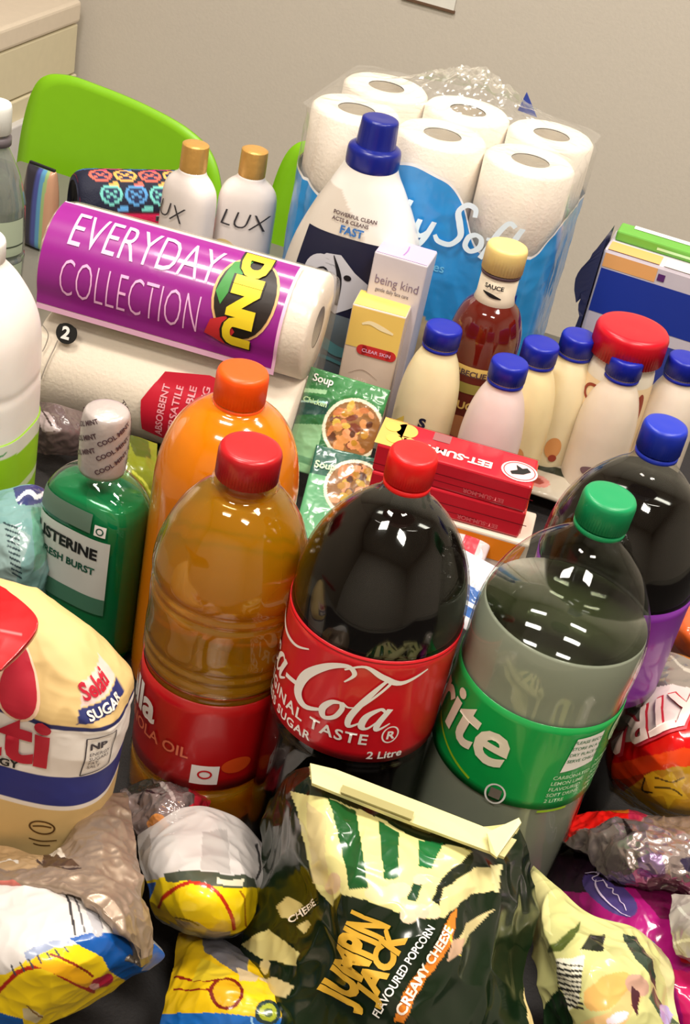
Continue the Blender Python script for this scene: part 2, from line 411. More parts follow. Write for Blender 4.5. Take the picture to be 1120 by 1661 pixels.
# cabinet at the left wall
def cabinet():
    p = at(133, 30, 0)
    # far front corner of the cabinet top
    d = fwd*F + RT*(134-W/2) - UP*(0-H/2); d = Vector(d)
    # reach the vertical plane just short of the back wall
    n = E2; t = (RY1-.03)/(d.dot(n)); q = d*t
    top = TZ+CZ+q.z
    xr, yr = room_pt(Vector((q.x, q.y, 0)))
    D = 1.5; w = xr-RX0-.012
    c = thing('storage_cabinet', 'cream storage cabinet with a pale door standing along the left wall', 'cabinet', (E1*xr+E2*yr), PSI)
    cr = mat('cream_laminate', (226, 216, 184), .45)
    from_bm('body', box_bm(w, D, top-.15, .003, c=(-w/2, -D/2, (top-.15)/2)), cr, c)
    from_bm('top', box_bm(w, D, .045, .008, seg=3, c=(-w/2, -D/2, top-.0225)), mat('cabinet_top', (232, 218, 198), .35), c)
    from_bm('drawer', box_bm(w-.006, D-.01, .10, .003, c=(-w/2, -D/2-.0, top-.097)), cr, c)
    dr = from_bm('door', box_bm(.018, D-.08, top-.22, .003, c=(.007, -D/2-.03, (top-.22)/2+.03)), mat('pale_door', (214, 212, 212), .4), c)
    from_bm('handle', box_bm(.012, .012, .16, .004, c=(.022, -.1, top-.30)), mat('handle_grey', (150, 145, 120), .4), dr)
    return top
cabinet()
# paper notice on the wall, cut by the top of the picture
d = Vector(fwd*F + RT*(702-W/2) - UP*(-26-H/2)); q = d*((RY1-.004)/d.dot(E2))
nt = thing('wall_notice', 'small white notice fixed high on the grey back wall', 'notice', (q.x, q.y, TZ+CZ+q.z), PSI)
from_bm('paper', box_bm(.1, .002, .075, 0, c=(0, 0, 0)), mat('white_paper', (240, 238, 230), .6), nt)
from_bm('holder', box_bm(.106, .003, .006, .001, c=(0, 0, -.038)), mat('holder_brown', (110, 84, 66), .4), nt)

# green chairs
def chair(label, outline, yaw, loc, lean=-.12):
    """outline: shell outline (x, z) from the chair's own origin on the floor"""
    t = thing('plastic_chair', label, 'chair', loc, yaw, None)
    g = mat('green_plastic', (128, 190, 24), .35, sss=0, var=.03)
    O = smooth_prof(outline+[outline[0]], 8)[:-1]; cx, cz = O.mean(0)
    V = []; Fc = []; n = len(O); K = 9
    for side in (0, 1):
        for k in range(K, -1, -1):
            s = k/K
            for x, z in O:
                X = cx+(x-cx)*s; Z = cz+(z-cz)*s; y = -.35*(X-cx)**2*4*.35+(Z-.45)*lean*-1; V.append((X, y+side*(.006), Z-.022*(X/.30)*(Z > .7)))
    m_ = (K+1)*n
    for side in (0, 1):
        for k in range(K):
            for i in range(n):
                j = (i+1) % n; a = side*m_+k*n
                q = (a+i, a+j, a+n+j, a+n+i); Fc.append(q if side else q[::-1])
    for i in range(n): j = (i+1) % n; Fc.append((i, j, m_+j, m_+i))
    mesh('backrest', V, Fc, g, t)
    x0, x1 = O[:, 0].min(), O[:, 0].max(); zb = O[:, 1].min(); w = x1-x0
    from_bm('seat', box_bm(w*.98, .42, .014, .006, c=((x0+x1)/2, -.20, .45)), g, t)
    for x in (x0+.04, x1-.04):
        for y in (-.02, -.38):
            from_bm('leg', box_bm(.022, .022, .445, .006, c=(x, y, .2225)), mat('chair_leg_steel', (150, 150, 150), .3, metal=.9), t)
        from_bm('back_post', box_bm(.02, .012, zb-.40, .003, c=(x, .012+(zb-.45)*.06, .44+(zb-.44)/2)), mat('chair_leg_steel'), t)
    return t
# ---- first chair: left
CO = [(.0, .62), (-.004, .70), (-.002, .79), (.012, .848), (.045, .866), (.10, .868), (.17, .866), (.235, .858), (.275, .838), (.298, .79), (.305, .70), (.30, .62), (.15, .60)]
cp_ = at(22, 165, .075); chair('larger green plastic chair back at the left, behind the patterned pencil case', CO, PSI, (cp_.x, cp_.y, 0))
cp_ = at(440, 245, .10); chair('narrow green plastic chair back between the shampoo bottles and the toilet rolls', CO, PSI, (cp_.x, cp_.y, 0))

# ================================================================== BOTTLES
def cap(parent, r, h, z, m, ribs=60, name='cap'):
    seg = ribs*2
    P = [(r*.9, z), (r*1.0, z+.0008), (r, z+h*.8), (r*.985, z+h*.9), (r*.93, z+h*.98), (r*.8, z+h), (r*.3, z+h*.995), (r*.01, z+h*.99)]
    return lathe(name, P, m, parent, seg, mod=lambda a, zz: 1+(.012*np.cos(a*ribs) if z+.0005 < zz < z+h*.88 else 0))
pet = film('clear_pet', (240, 243, 240), .85, .03)
def petal(a, z): return 1-.10*np.clip(1-z/.022, 0, 1)*np.abs(np.cos(2.5*a))
SODA = [(.030, .0), (.046, .003), (.0525, .016), (.054, .035), (.0545, .08), (.0540, .124), (.0534, .132), (.0532, .175), (.0535, .205), (.0540, .218), (.0538, .230), (.0526, .241), (.0496, .253), (.0440, .266), (.0360, .279), (.0260, .290), (.0175, .298), (.0140, .304), (.0130, .308), (.0130, .324)]
def soda(name, label, px, capc, liqm, labc, fill, z0=.134, z1=.217, cr=.0145,  tilt=(0, 0), rz=0, hh=.33, bm=None, dxy=(0, 0)):
    p = at(px[0], px[1], hh); b = thing(name, label, 'bottle', (p.x+dxy[0], p.y+dxy[1], TZ+.003), rz, None, tilt)
    pr = smooth_prof(SODA, 4); lathe('bottle', pr, bm or pet, b, 80, petal)
    k = pr[:, 1] <= fill; L = pr[k].copy(); L[:, 0] -= .0013; L[0, 1] += .0013
    L = np.vstack([L, [rad_at(pr, fill)-.0013, fill], [.001, fill]]); lathe('liquid', L, liqm, b, 80, petal)
    cap(b, cr, .0195, .3095, mat('cap_'+name, capc, .35, sss=.1), 60)
    lathe('cap_ring', [(cr-.001, .3055), (cr-.0003, .306), (cr-.0003, .3088), (cr-.001, .309)], mat('cap_'+name), b, 60)
    lp = [(rad_at(pr, z)+.0006, z) for z in np.linspace(z0, z1, 12)]
    o = lathe('label', [(lp[0][0]-.0004, lp[0][1])]+lp+[(lp[-1][0]-.0004, lp[-1][1])], mat('label_'+name, labc, .35, coat=.4), b, 96, cap0=False, cap1=False)
    return b, cyl_map(lp, .0525), o

cola_liq = mat('cola_liquid', (10, 5, 4), .08, spec=.35, var=.3)
white = INK('white', (240, 236, 232)); 
def script_cola():
    """flowing hand-lettered word drawn with pen strokes, unit height about 1"""
    g = []
    w = .13
    def C(x): return [stroke2d([(x+.95, 1.25, .04), (x+1.05, 1.55, .10), (x+.8, 1.72, .12), (x+.42, 1.45, .2), (x+.12, .85, .26), (x+.15, .25, .24), (x+.5, .0, .16), (x+.95, .25, .06)], w)]
    def o(x): return [stroke2d([(x+.42, .62, .05), (x+.18, .55, .14), (x+.08, .25, .17), (x+.22, .02, .12), (x+.42, .15, .13), (x+.46, .45, .12), (x+.38, .62, .08), (x+.55, .55, .05), (x+.7, .6, .03)], w)]
    def c(x): return [stroke2d([(x+.45, .5, .1), (x+.35, .64, .08), (x+.12, .45, .15), (x+.1, .15, .15), (x+.28, .0, .1), (x+.55, .2, .04)], w)]
    def a(x): return [stroke2d([(x+.45, .55, .05), (x+.3, .64, .1), (x+.1, .4, .17), (x+.12, .08, .15), (x+.28, .03, .07), (x+.47, .4, .05)], w), stroke2d([(x+.52, .65, .15), (x+.45, .2, .16), (x+.52, .0, .1), (x+.72, .2, .04)], w)]
    def l(x): return [stroke2d([(x+.05, .3, .04), (x+.35, 1.0, .07), (x+.5, 1.45, .08), (x+.38, 1.5, .09), (x+.2, .9, .16), (x+.12, .3, .16), (x+.22, .0, .1), (x+.42, .2, .04)], w)]
    g += C(0)+o(.78)+c(1.38)+a(1.85)+[stroke2d([(2.55, .32, .13), (2.95, .42, .13)], w)]
    g += C(2.95)+o(3.75)+l(4.35)+a(4.7)
    g += [stroke2d([(3.75, 1.6, .05), (4.1, 1.85, .08), (4.6, 1.62, .14), (5.1, 1.45, .13), (5.6, 1.75, .05)], w)]
    g += [stroke2d([(.8, 1.62, .05), (1.2, 1.5, .1), (1.8, 1.3, .12), (2.4, 1.35, .08), (2.8, 1.6, .04)], w)]
    V, Fc = join(*g); V = V.copy(); V[:, 0] += V[:, 1]*.28; return V, Fc

b, f, lab = soda('cola_bottle', 'large cola bottle with a bright red cap and red label, front centre', (672, 737), (232, 22, 24), cola_liq, (205, 18, 32), .2905, rz=math.radians(-2))
wcur = script_cola(); sc = .0205
decal('lettering', xf(wcur, .0262, dx=-.120, dy=.1625), f, white, lab, off=.0011, cell=.004)
def small(txt, s, x, y, m, f, par, bold=.02, cell=.004, name='lettering', al='LEFT', **k): return decal(name, xf(text2d(txt, 1, bold, align=al, **k), s, dx=x, dy=y), f, m, par, off=.0013, cell=cell)
small('ORIGINAL TASTE', .0118, -.090, .1500, white, f, lab, spacing=1.15); small('LESS SUGAR', .0092, -.075, .1395, white, f, lab, spacing=1.1)
small('2 Litre', .0085, .014, .1385, white, f, lab)
decal('emblem', join(ring2d(.026, .1575, .0055, .007, .001), xf(text2d('R', 1, .03), .009, dx=.0235, dy=.154)), f, white, lab, cell=.004)
decal('rim_stripe', poly2d([(-.16, .2145), (.16, .2145), (.16, .2155), (-.16, .2155)]), f, INK('dark_red', (150, 10, 20)), lab)

spr_liq = liquid('clear_soda', (240, 244, 238), .68, (190, 194, 176))
b, f, lab = soda('lemonade_bottle', 'clear lemonade bottle with a green cap and green label, front right', (973, 806), (14, 140, 84), spr_liq, (14, 158, 72), .243, z0=.127, z1=.196, cr=.0160, tilt=(0, math.radians(2.2)), rz=0, dxy=(-.006, .002))
f_ = f; f = lambda a_, b_: f_(a_, b_+.031)
lathe('liquid_surface', [(rad_at(SODA, .243)-.0014, .2432), (rad_at(SODA, .243)-.0014, .2440), (.0005, .2440)], film('soda_surface', (196, 200, 186), 1.4, .05), b, 64)
g = text2d('Sprite', 1, .022, shear=.15)
decal('lettering', xf(g, .049, .052, rot=-.0, dx=-.131, dy=.1215), f, INK('cream', (236, 226, 205)), lab, off=.0012)
decal('information_panel', poly2d([(.021, .128), (.044, .132), (.044, .158), (.024, .156)]), f, white, lab, cell=.003)
g = join(*[xf(text2d(s_, 1, .01), .0036, dx=.0225, dy=.152-.0052*i) for i, s_ in enumerate(['PLEASE RECYCLE', 'STORE IN A COOL', 'DRY PLACE AND', 'SERVE CHILLED'])])
decal('small_print', g, f, INK('green_print', (20, 110, 60)), lab, off=.0009, cell=.01)
g = join(*[xf(text2d(s_, 1, .01), .0042, dx=.018, dy=.122-.005*i) for i, s_ in enumerate(['CARBONATED', 'LEMON LIME', 'FLAVOURED', 'SOFT DRINK', '2 LITRE'])])
g2 = join(*[xf(text2d(s_, 1, .01), .0042, dx=.048, dy=.128-.005*i) for i, s_ in enumerate(['NUTRITION', 'ENERGY', 'SUGARS', 'SODIUM', 'PROTEIN', 'FAT'])])
decal('small_print', join(g, g2), f, INK('pale_green', (190, 225, 185)), lab, cell=.01)
decal('round_badge', ell2d(.063, .152, .0095, .0125), f, INK('pale_green'), lab, cell=.003)
decal('round_badge_ring', join(ring2d(.063, .152, .008, .011, .0008), xf(text2d('2L', 1, .03), .009, dx=.0575, dy=.149)), f, INK('green_print'), lab, off=.001, cell=.004)
decal('recycling_mark', join(ring2d(-.012, .1015, .0065, .008, .0012)), f, white, lab, cell=.004)
decal('recycling_mark_core', poly2d([(-.0155, .098), (-.0085, .098), (-.0085, .1055), (-.0155, .1055)]), f, INK('grey_brown', (120, 110, 100)), lab)
decal('yellow_line', stroke2d([(-.075, .118), (-.05, .108), (-.03, .102)], .0018), f, INK('yellow_green', (150, 190, 30)), lab)
decal('yellow_line', poly2d([(.016, .0935), (.036, .0945), (.036, .0965), (.016, .0955)]), f, INK('yellow_green', (150, 190, 30)), lab)

b, f, lab = soda('grape_soda_bottle', 'dark soda bottle with a blue cap and purple label, by the right edge', (1081, 692), (22, 46, 170), cola_liq, (120, 32, 150), .286)
decal('pale_patch', poly2d([(-.012, .204), (.018, .206), (.016, .213), (-.01, .211)]), f, INK('lilac', (205, 160, 220)), lab)
decal('pale_patch', ell2d(-.002, .140, .006, .006), f, INK('lilac'), lab)

# orange juice
OJ = [(.035, 0), (.049, .004), (.0525, .015), (.0525, .12), (.0525, .175), (.0515, .192), (.0485, .208), (.043, .223), (.035, .235), (.0255, .243), (.018, .2475), (.0165, .258)]
p = at(395, 604, .275); b = thing('orange_juice_bottle', 'tall bottle of orange juice with an orange cap, behind the cooking oil', 'bottle', (p.x, p.y, TZ+.003))
pr = smooth_prof(OJ, 4); lathe('bottle', pr, mat('orange_juice', (218, 122, 2), .12, sss=.25, coat=.6, var=.05), b, 80)
cap(b, .0182, .024, .250, mat('cap_orange', (250, 86, 14), .35, sss=.1), 50); lathe('cap_ring', [(.0175, .2455), (.0180, .246), (.0180, .249), (.0175, .2495)], mat('cap_orange'), b, 60)

# cooking oil
OIL = [(.035, 0), (.047, .003), (.0495, .012), (.0500, .036), (.0485, .041), (.0485, .122), (.0500, .126), (.0505, .131), (.0490, .135), (.0505, .139), (.0490, .143), (.0505, .148), (.0500, .160), (.0505, .178), (.0490, .182), (.0505, .186), (.0490, .190), (.0512, .196), (.0505, .206), (.0475, .219), (.0400, .238), (.0290, .253), (.0212, .259), (.0195, .262), (.0215, .264), (.0195, .267), (.018, .275)]
p = at(409, 735, .288); b = thing('cooking_oil_bottle', 'ribbed clear bottle of golden cooking oil with a dark red cap', 'bottle', (p.x-.001, p.y+.001, TZ+.003), math.radians(2))
pr = smooth_prof(OIL, 3)
def oilmod(a, z):
    return 1+(.012*np.abs(np.cos(a*9)) *math.exp(-((z-.222)/.02)**2)*-1)+(-.035*np.clip(np.cos(a-.35)*6-5.2, 0, 1) if .150 < z < .178 else 0)
lathe('bottle', pr, film('clear_pet_oil', (255, 250, 232), 1.2, .04), b, 96, oilmod)
L = pr[pr[:, 1] <= .258].copy(); L[:, 0] -= .0012; L[0, 1] += .001; L = np.vstack([L, [.0005, .258]])
lathe('oil', L, liquid('golden_oil', (240, 206, 60), .42, (190, 142, 18), 1.3), b, 96, oilmod)
cap(b, .0197, .022, .267, mat('cap_dark_red', (176, 20, 28), .3, sss=.05), 60)
lp = [(.0496, z) for z in np.linspace(.044, .120, 8)]
lab = lathe('label', [(.0488, .044)]+lp+[(.0488, .120)], mat('oil_label', (176, 12, 16), .35, coat=.4), b, 96, cap0=False, cap1=False); f = cyl_map(lp, .05)
f_o = f; f = lambda a_, b_: f_o(a_, b_+.024)
small('Excella', .033, -.126, .062, white, f, lab, .03); small('CANOLA OIL', .0125, -.080, .048, INK('orange_print', (226, 120, 90)), f, lab, .015)
decal('white_square', poly2d([(-.002, .018+.008), (.017, .026), (.017, .043), (-.002, .043)]), f, white, lab, cell=.004)
decal('ring_mark', ring2d(.0075, .0355, .005, .004, .0013), f, INK('red', (200, 20, 30)), lab, off=.001, cell=.004)
decal('orange_patch', ell2d(.029, .042, .011, .007), f, INK('ember', (205, 70, 16)), lab, cell=.003)

# mouthwash
p = at(174, 668, .215); b = thing('mouthwash_bottle', 'green mouthwash bottle whose cap is wrapped in printed silver film', 'bottle', (p.x, p.y, TZ+.003), math.radians(-22))
lf = Loft([(0, .036, .024, 0, 0, 3), (.004, .040, .027, 0, 0, 3), (.05, .0415, .028, 0, 0, 3), (.11, .0415, .028, 0, 0, 3), (.135, .0405, .027, 0, 0, 3), (.150, .034, .024, 0, 0, 2.6), (.159, .022, .019, 0, 0, 2.2), (.163, .0145, .0145, 0, 0, 2), (.172, .0135, .0135, 0, 0, 2)], 4)
lf.build('bottle', film('mouthwash_pet', (215, 240, 225), 1.4, .04), b)
l2 = Loft([(r[0], r[1]-.0015, r[2]-.0015, 0, 0, r[5]) for r in [(.002, .036, .024, 0, 0, 3), (.005, .040, .027, 0, 0, 3), (.05, .0415, .028, 0, 0, 3), (.11, .0415, .028, 0, 0, 3), (.135, .0405, .027, 0, 0, 3), (.146, .035, .0235, 0, 0, 2.6)]], 4)
l2.build('mouthwash', liquid('green_mouthwash', (90, 230, 170), .8, (4, 140, 90)), b)
lathe('cap', smooth_prof([(.015, .163), (.0175, .166), (.0178, .195), (.0172, .208), (.0145, .214), (.005, .216), (.0005, .216)], 3), mat('silver_film', (190, 180, 176), .3, metal=.25, bump=.4, scale=90), b, 40)
fc = cyl_map([(.0180, .16), (.0180, .2), (.0172, .21)], .018)
decal('cap_printing', join(*[xf(text2d('COOL MINT', 1, .03), .0052, rot=.55, dx=-.045+.026*i, dy=.169+.012*j+.004*(i % 2)) for i in range(4) for j in range(3)]), fc, INK('dark_brown', (82, 60, 66)), b, cell=.004)
g = mat('mouthwash_label', (206, 210, 204), .35, coat=.3); dk = INK('black', (26, 26, 26))
lb = decal('label', poly2d([(-.036, .055), (.030, .055), (.030, .122), (-.036, .122)]), lf.front, g, b, off=.0006, cell=.003)
decal('label_band', poly2d([(-.036, .126), (.014, .126), (.014, .142), (-.036, .142)]), lf.front, INK('dark_green_grey', (96, 120, 104)), b, off=.0006, cell=.003)
small('LISTERINE', .0128, -.0352, .105, dk, lf.front, lb, .04, .003); small('FRESH BURST', .0085, -.030, .091, INK('dark_green', (20, 80, 60)), lf.front, lb, .03, .003)
decal('white_mark', poly2d([(.017, .126), (.026, .126), (.026, .135), (.017, .135)]), lf.front, white, b, off=.0007); decal('white_mark_core', ring2d(.0215, .1305, .003, .003, .001), lf.front, INK('dark_green'), b, off=.0012)
decal('label_fade', poly2d([(-.036, .055), (.030, .055), (.030, .070), (-.036, .070)]), lf.front, INK('leaf_grey', (70, 120, 96)), lb, off=.0009, cell=.003)

# detergent
p = at(616, 204, .3); b = thing('detergent_bottle', 'white laundry detergent bottle with a blue two-step cap and navy label', 'bottle', (p.x, p.y, TZ+.003), math.radians(-9))
lf = Loft([(0, .058, .036, 0, 0, 3), (.005, .064, .040, 0, 0, 3), (.06, .070, .042, 0, 0, 3), (.12, .0705, .042, 0, 0, 3), (.165, .0665, .040, .002, 0, 2.8), (.205, .053, .035, .002, 0, 2.5), (.235, .038, .030, .001, 0, 2.2), (.25, .030, .027, 0, 0, 2), (.262, .025, .025, 0, 0, 2)], 5)
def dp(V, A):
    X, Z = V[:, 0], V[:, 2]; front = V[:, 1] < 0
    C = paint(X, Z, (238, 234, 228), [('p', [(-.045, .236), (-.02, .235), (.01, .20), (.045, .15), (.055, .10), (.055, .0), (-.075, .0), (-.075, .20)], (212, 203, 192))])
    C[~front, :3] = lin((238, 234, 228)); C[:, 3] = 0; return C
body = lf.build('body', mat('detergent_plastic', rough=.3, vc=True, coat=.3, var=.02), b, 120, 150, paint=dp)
nav = INK('navy', (18, 22, 52)); f0 = lf.front; fu = lambda a_, b_: f0(a_, b_+.022)

lb = decal('label', poly2d([(-.055, .092), (-.045, .170), (.034, .170), (.040, .088)]), fu, nav, b, cell=.004)
decal('cloth_picture', join(ell2d(-.022, .128, .018, .020), poly2d([(-.05, .10), (-.045, .125), (-.02, .15), (-.005, .152), (.012, .138), (.03, .128), (.03, .112), (.012, .098), (.0, .09), (-.03, .105)])), fu, INK('cloth_grey', (196, 196, 206)), lb, off=.0009, cell=.004)
decal('cloth_fold', join(stroke2d([(-.012, .150, .001), (-.002, .128, .005), (.0, .10, .003)], .003), ell2d(.006, .131, .004, .003), stroke2d([(-.04, .12, .001), (-.02, .135, .002), (-.012, .12, .003), (-.02, .1, .001)], .002)), fu, INK('near_black', (22, 20, 28)), lb, off=.0014, cell=.004)
lb2 = decal('lower_label', poly2d([(-.058, .0-.015), (-.055, .092), (.040, .088), (.045, -.015)]), fu, INK('slate_blue', (98, 112, 122)), b, cell=.004)
decal('teal_swirl', join(stroke2d([(-.05, .05, .004), (-.02, .06, .01), (.01, .05, .012), (.035, .052, .006)], .008), stroke2d([(-.05, .03, .002), (-.01, .04, .004), (.03, .034, .003)], .004)), fu, INK('teal', (92, 150, 160)), lb2, off=.001, cell=.004)
small('FAST', .011, -.012, .1735, INK('blue', (50, 110, 180)), fu, b, .03); small('POWERFUL CLEAN', .0052, -.022, .190, INK('dark_brown'), fu, b, .02); small('ACTS & CLEANS', .0052, -.022, .184, INK('dark_brown'), fu, b, .02)
cp = lathe('cap', smooth_prof([(.024, .255), (.0265, .257), (.0268, .270), (.0255, .2755), (.021, .278)], 3), mat('cap_navy', (18, 32, 128), .28), b, 60)
lathe('cap_top', smooth_prof([(.0205, .276), (.0195, .280), (.0185, .299), (.0172, .304), (.012, .305), (.0005, .3045)], 3), mat('cap_navy'), b, 60, mod=lambda a, z: 1+.012*np.cos(a*24))

# barbecue sauce
p = at(824, 402, .238); b = thing('sauce_bottle', 'barbecue sauce bottle with a cream cap, in front of the toilet rolls', 'bottle', (p.x, p.y, TZ+.003), math.radians(-10))
SB = [(.024, 0), (.033, .003), (.0345, .02), (.0335, .06), (.0345, .10), (.0355, .13), (.0345, .152), (.028, .172), (.0195, .182), (.0178, .188), (.0178, .208)]
pr = smooth_prof(SB, 4); lathe('bottle', pr, mat('brown_sauce', (92, 20, 10), .08, coat=.8, spec=.6), b, 64)
lathe('neck_band', [(.0178, .178), (.0202, .181), (.0187, .187), (.0184, .209), (.0175, .2095)], mat('neck_paper', (228, 214, 190), .5), b, 48)
small('SAUCE', .006, -.01, .199, dk, cyl_map([(.0186, .17), (.0186, .21)], .0186), b, .03, name='neck_lettering'); decal('neck_emblem', stroke2d([(-.011, .194, .001), (-.002, .192, .004), (.008, .190, .001)], .003), cyl_map([(.0187, .17), (.0187, .21)], .0186), dk, b)
cap(b, .0200, .026, .212, mat('cap_cream', (232, 204, 128), .4), 40); lathe('cap_ring', [(.018, .2085), (.0195, .209), (.0195, .2115), (.018, .212)], INK('dark_brown'), b, 48)
f = cyl_map(pr, .035); lb = decal('label', poly2d([(-.03, .04), (.03, .04), (.03, .112), (-.03, .112)]), f, INK('sauce_label', (96, 30, 22)), b, off=.0006, cell=.003)
decal('label_scroll', poly2d([(-.03, .112), (.03, .112), (.03, .122), (-.03, .122)]), f, INK('straw', (222, 190, 110)), b, off=.0006, cell=.003)
decal('label_scroll', poly2d([(-.03, .093), (.03, .093), (.03, .104), (-.03, .104)]), f, INK('olive', (150, 140, 70)), lb, off=.001, cell=.003)
small('BARBECUE', .0085, -.026, .112, INK('dark_brown'), f, b, .03); small('SAUCE', .012, -.02, .075, INK('straw'), f, lb, .03)
decal('label_picture', join(ell2d(0, .055, .018, .012)), f, INK('chop_brown', (180, 120, 80)), lb, off=.001, cell=.003)

# yoghurt drinks
YB = [(.022, 0), (.0285, .003), (.0295, .012), (.0295, .075), (.0290, .095), (.0265, .115), (.0220, .132), (.0180, .141), (.0165, .145), (.0165, .154)]
yc = mat('cap_blue', (18, 34, 160), .35, sss=.05)
YG = 'small yoghurt drinks with blue caps'
ys = [((721, 533), (232, 218, 176), 'small yoghurt drink beside the cream carton, leftmost of the blue-capped six', 0),
      ((828, 590), (226, 204, 200), 'small pinkish yoghurt drink with a red mark, nearest of the blue-capped six', 1),
      ((879, 560), (238, 218, 168), 'small yellowish yoghurt drink just behind the pinkish one', 2),
      ((941, 547), (236, 220, 180), 'small yoghurt drink standing left of the red-lidded jar', 3),
      ((1018, 583), (226, 210, 190), 'small yoghurt drink directly in front of the red-lidded jar', 4),
      ((1114, 584), (228, 214, 198), 'small yoghurt drink cut by the right edge of the picture', 5)]
pry = smooth_prof(YB, 4)
def yog(px, colr, label, i):
    p = at(px[0], px[1], .170); b = thing('yoghurt_drink', label, 'bottle', (p.x, p.y, TZ+.003), 0, YG)
    lathe('bottle', pry, mat('yoghurt_plastic_%d' % i, colr, .35, sss=.3, coat=.3), b, 56)
    cap(b, .0175, .019, .151, yc, 44); lathe('cap_ring', [(.0165, .147), (.0172, .1474), (.0172, .1500), (.0165, .1505)], yc, b, 44)
    f = cyl_map(pry, .0295)
    if i == 0:
        small('S', .014, -.004, .075, nav, f, b, .05); decal('purple_mark', join(poly2d([(-.014, .066), (-.002, .074), (.006, .062), (.014, .058), (.004, .054), (-.01, .056)])), f, INK('plum', (88, 40, 104)), b, cell=.003)
        decal('yellow_base', poly2d([(-.04, .004), (-.012, .004), (-.02, .08), (-.04, .06)]), f, INK('banana', (226, 196, 84)), b, cell=.003)
    elif i == 1: decal('red_mark', poly2d([(-.016, .088), (-.008, .086), (-.001, .078), (-.006, .076), (-.014, .082)]), f, INK('bright_red', (220, 50, 44)), b, cell=.003); decal('grey_base', poly2d([(-.035, .03), (.03, .03), (.03, .05), (-.035, .07)]), f, INK('rose_grey', (190, 176, 178)), b, cell=.003)
    elif i in (2, 3): decal('fruit_mark', join(ell2d(.002, .058, .008, .012)), f, INK('peach', (214, 150, 90)), b, cell=.003); decal('fruit_mark', ell2d(.004, .047, .004, .004), f, INK('rust', (150, 60, 40)), b, off=.001, cell=.003)
    else: decal('dark_fruit_mark', join(ell2d(-.002, .055, .014, .006), ell2d(.01, .048, .01, .005)), f, INK('plum_grey', (120, 92, 96)), b, cell=.003)
for y in ys: yog(*y)

# red lidded jar
p = at(1029, 534, .196); b = thing('lidded_jar', 'white jar with a wide red lid, in front of the blue pack', 'jar', (p.x+.002, p.y+.012, TZ+.003))
prj = smooth_prof([(.03, 0), (.033, .004), (.034, .02), (.034, .13), (.031, .155), (.0305, .162)], 4); lathe('jar', prj, mat('jar_plastic', (236, 226, 206), .35, sss=.1), b, 56)
cap(b, .0355, .030, .160, mat('lid_red', (202, 16, 36), .3, sss=.05), 70, 'lid'); f = cyl_map(prj, .034)
decal('label', poly2d([(-.05, .05), (.05, .05), (.05, .14), (-.05, .14)]), f, INK('jar_cream', (240, 214, 170)), b, cell=.004)
decal('label_mark', join(ring2d(-.025, .125, .012, .01, .003), ell2d(.024, .115, .006, .02)), f, INK('rust'), b, off=.001, cell=.003)

# shampoo pair
def lux(px, label, sgn, yaw):
    p = at(px[0], px[1], .205); b = thing('shampoo_bottle', label, 'bottle', (p.x, p.y, TZ+.003), yaw, 'white toiletry bottles with gold caps')
    lf = Loft([(0, .028, .018, 0, 0, 2.6), (.004, .031, .0205, 0, 0, 2.6), (.06, .0325, .0215, 0, 0, 2.6), (.12, .0325, .0215, 0, 0, 2.6), (.150, .0315, .021, 0, 0, 2.5), (.163, .026, .0185, 0, 0, 2.3), (.171, .0165, .0155, 0, 0, 2), (.176, .0145, .0145, 0, 0, 2)], 5)
    lf.build('bottle', mat('shampoo_white', (236, 226, 222), .3, coat=.3), b)
    lathe('cap', smooth_prof([(.0135, .174), (.0148, .1755), (.0145, .200), (.0138, .2035), (.009, .205), (.0003, .205)], 3), mat('gold_cap', (206, 158, 84), .35, metal=.35, bump=.2, scale=200), b, 40)
    small('LUX', .027, -.026+sgn*1.1, .121, INK('charcoal', (58, 54, 58)), lf.front, b, -.012, .004, shear=.25)
    if sgn: decal('gold_picture', join(ell2d(-.016, .090, .014, .014)), lf.front, INK('pale_gold', (226, 200, 140)), b, cell=.003)
    else: decal('dark_picture', join(ell2d(-.022, .086, .008, .008)), lf.front, INK('umber', (110, 84, 70)), b, cell=.003)
lux((318, 236), 'white toiletry bottle with gold cap standing in front of the pencil case', -.012, math.radians(-32))
lux((414, 245), 'white toiletry bottle with gold cap nearer the toilet rolls, gold picture on it', .0001, math.radians(0))

# water bottle, far left
p = at(-8, 168, .25); b = thing('water_bottle', 'clear grey-green water bottle with a white cap at the left edge', 'bottle', (p.x, p.y, TZ+.003))
pr = smooth_prof([(.025, 0), (.034, .004), (.0355, .02), (.0350, .06), (.036, .09), (.0345, .095), (.0355, .105), (.0345, .14), (.034, .150), (.028, .175), (.018, .198), (.0145, .207), (.014, .222)], 3)
lathe('bottle', pr, film('grey_green_pet', (188, 204, 186), 1.6, .06, haze=.16), b, 56)
L = pr[pr[:, 1] < .19].copy(); L[:, 0] -= .0012; L[0, 1] += .001; L = np.vstack([L, [.0005, .19]]); lathe('water', L, liquid('bottled_water', (206, 222, 204), .35, (122, 136, 116)), b, 56)
lathe('neck_ring', [(.0142, .207), (.0175, .208), (.0175, .2155), (.0142, .217)], mat('neck_grey', (96, 88, 92), .4), b, 40); cap(b, .0165, .030, .219, mat('cap_white', (236, 238, 232), .4), 40)
f = cyl_map(pr, .035); lb = decal('label', poly2d([(-.05, .10), (.05, .10), (.05, .138), (-.05, .138)]), f, INK('label_sage', (170, 182, 158)), b, off=.0008, cell=.004)
decal('label_mark', join(ell2d(-.002, .123, .013, .008), poly2d([(-.05, .110), (.05, .110), (.05, .1115), (-.05, .1115)])), f, INK('dark_sage', (64, 72, 58)), lb, off=.0012, cell=.004)
decal('lower_label', poly2d([(-.05, .07), (.05, .07), (.05, .09), (-.05, .09)]), f, INK('label_sage'), b, off=.0008, cell=.004)

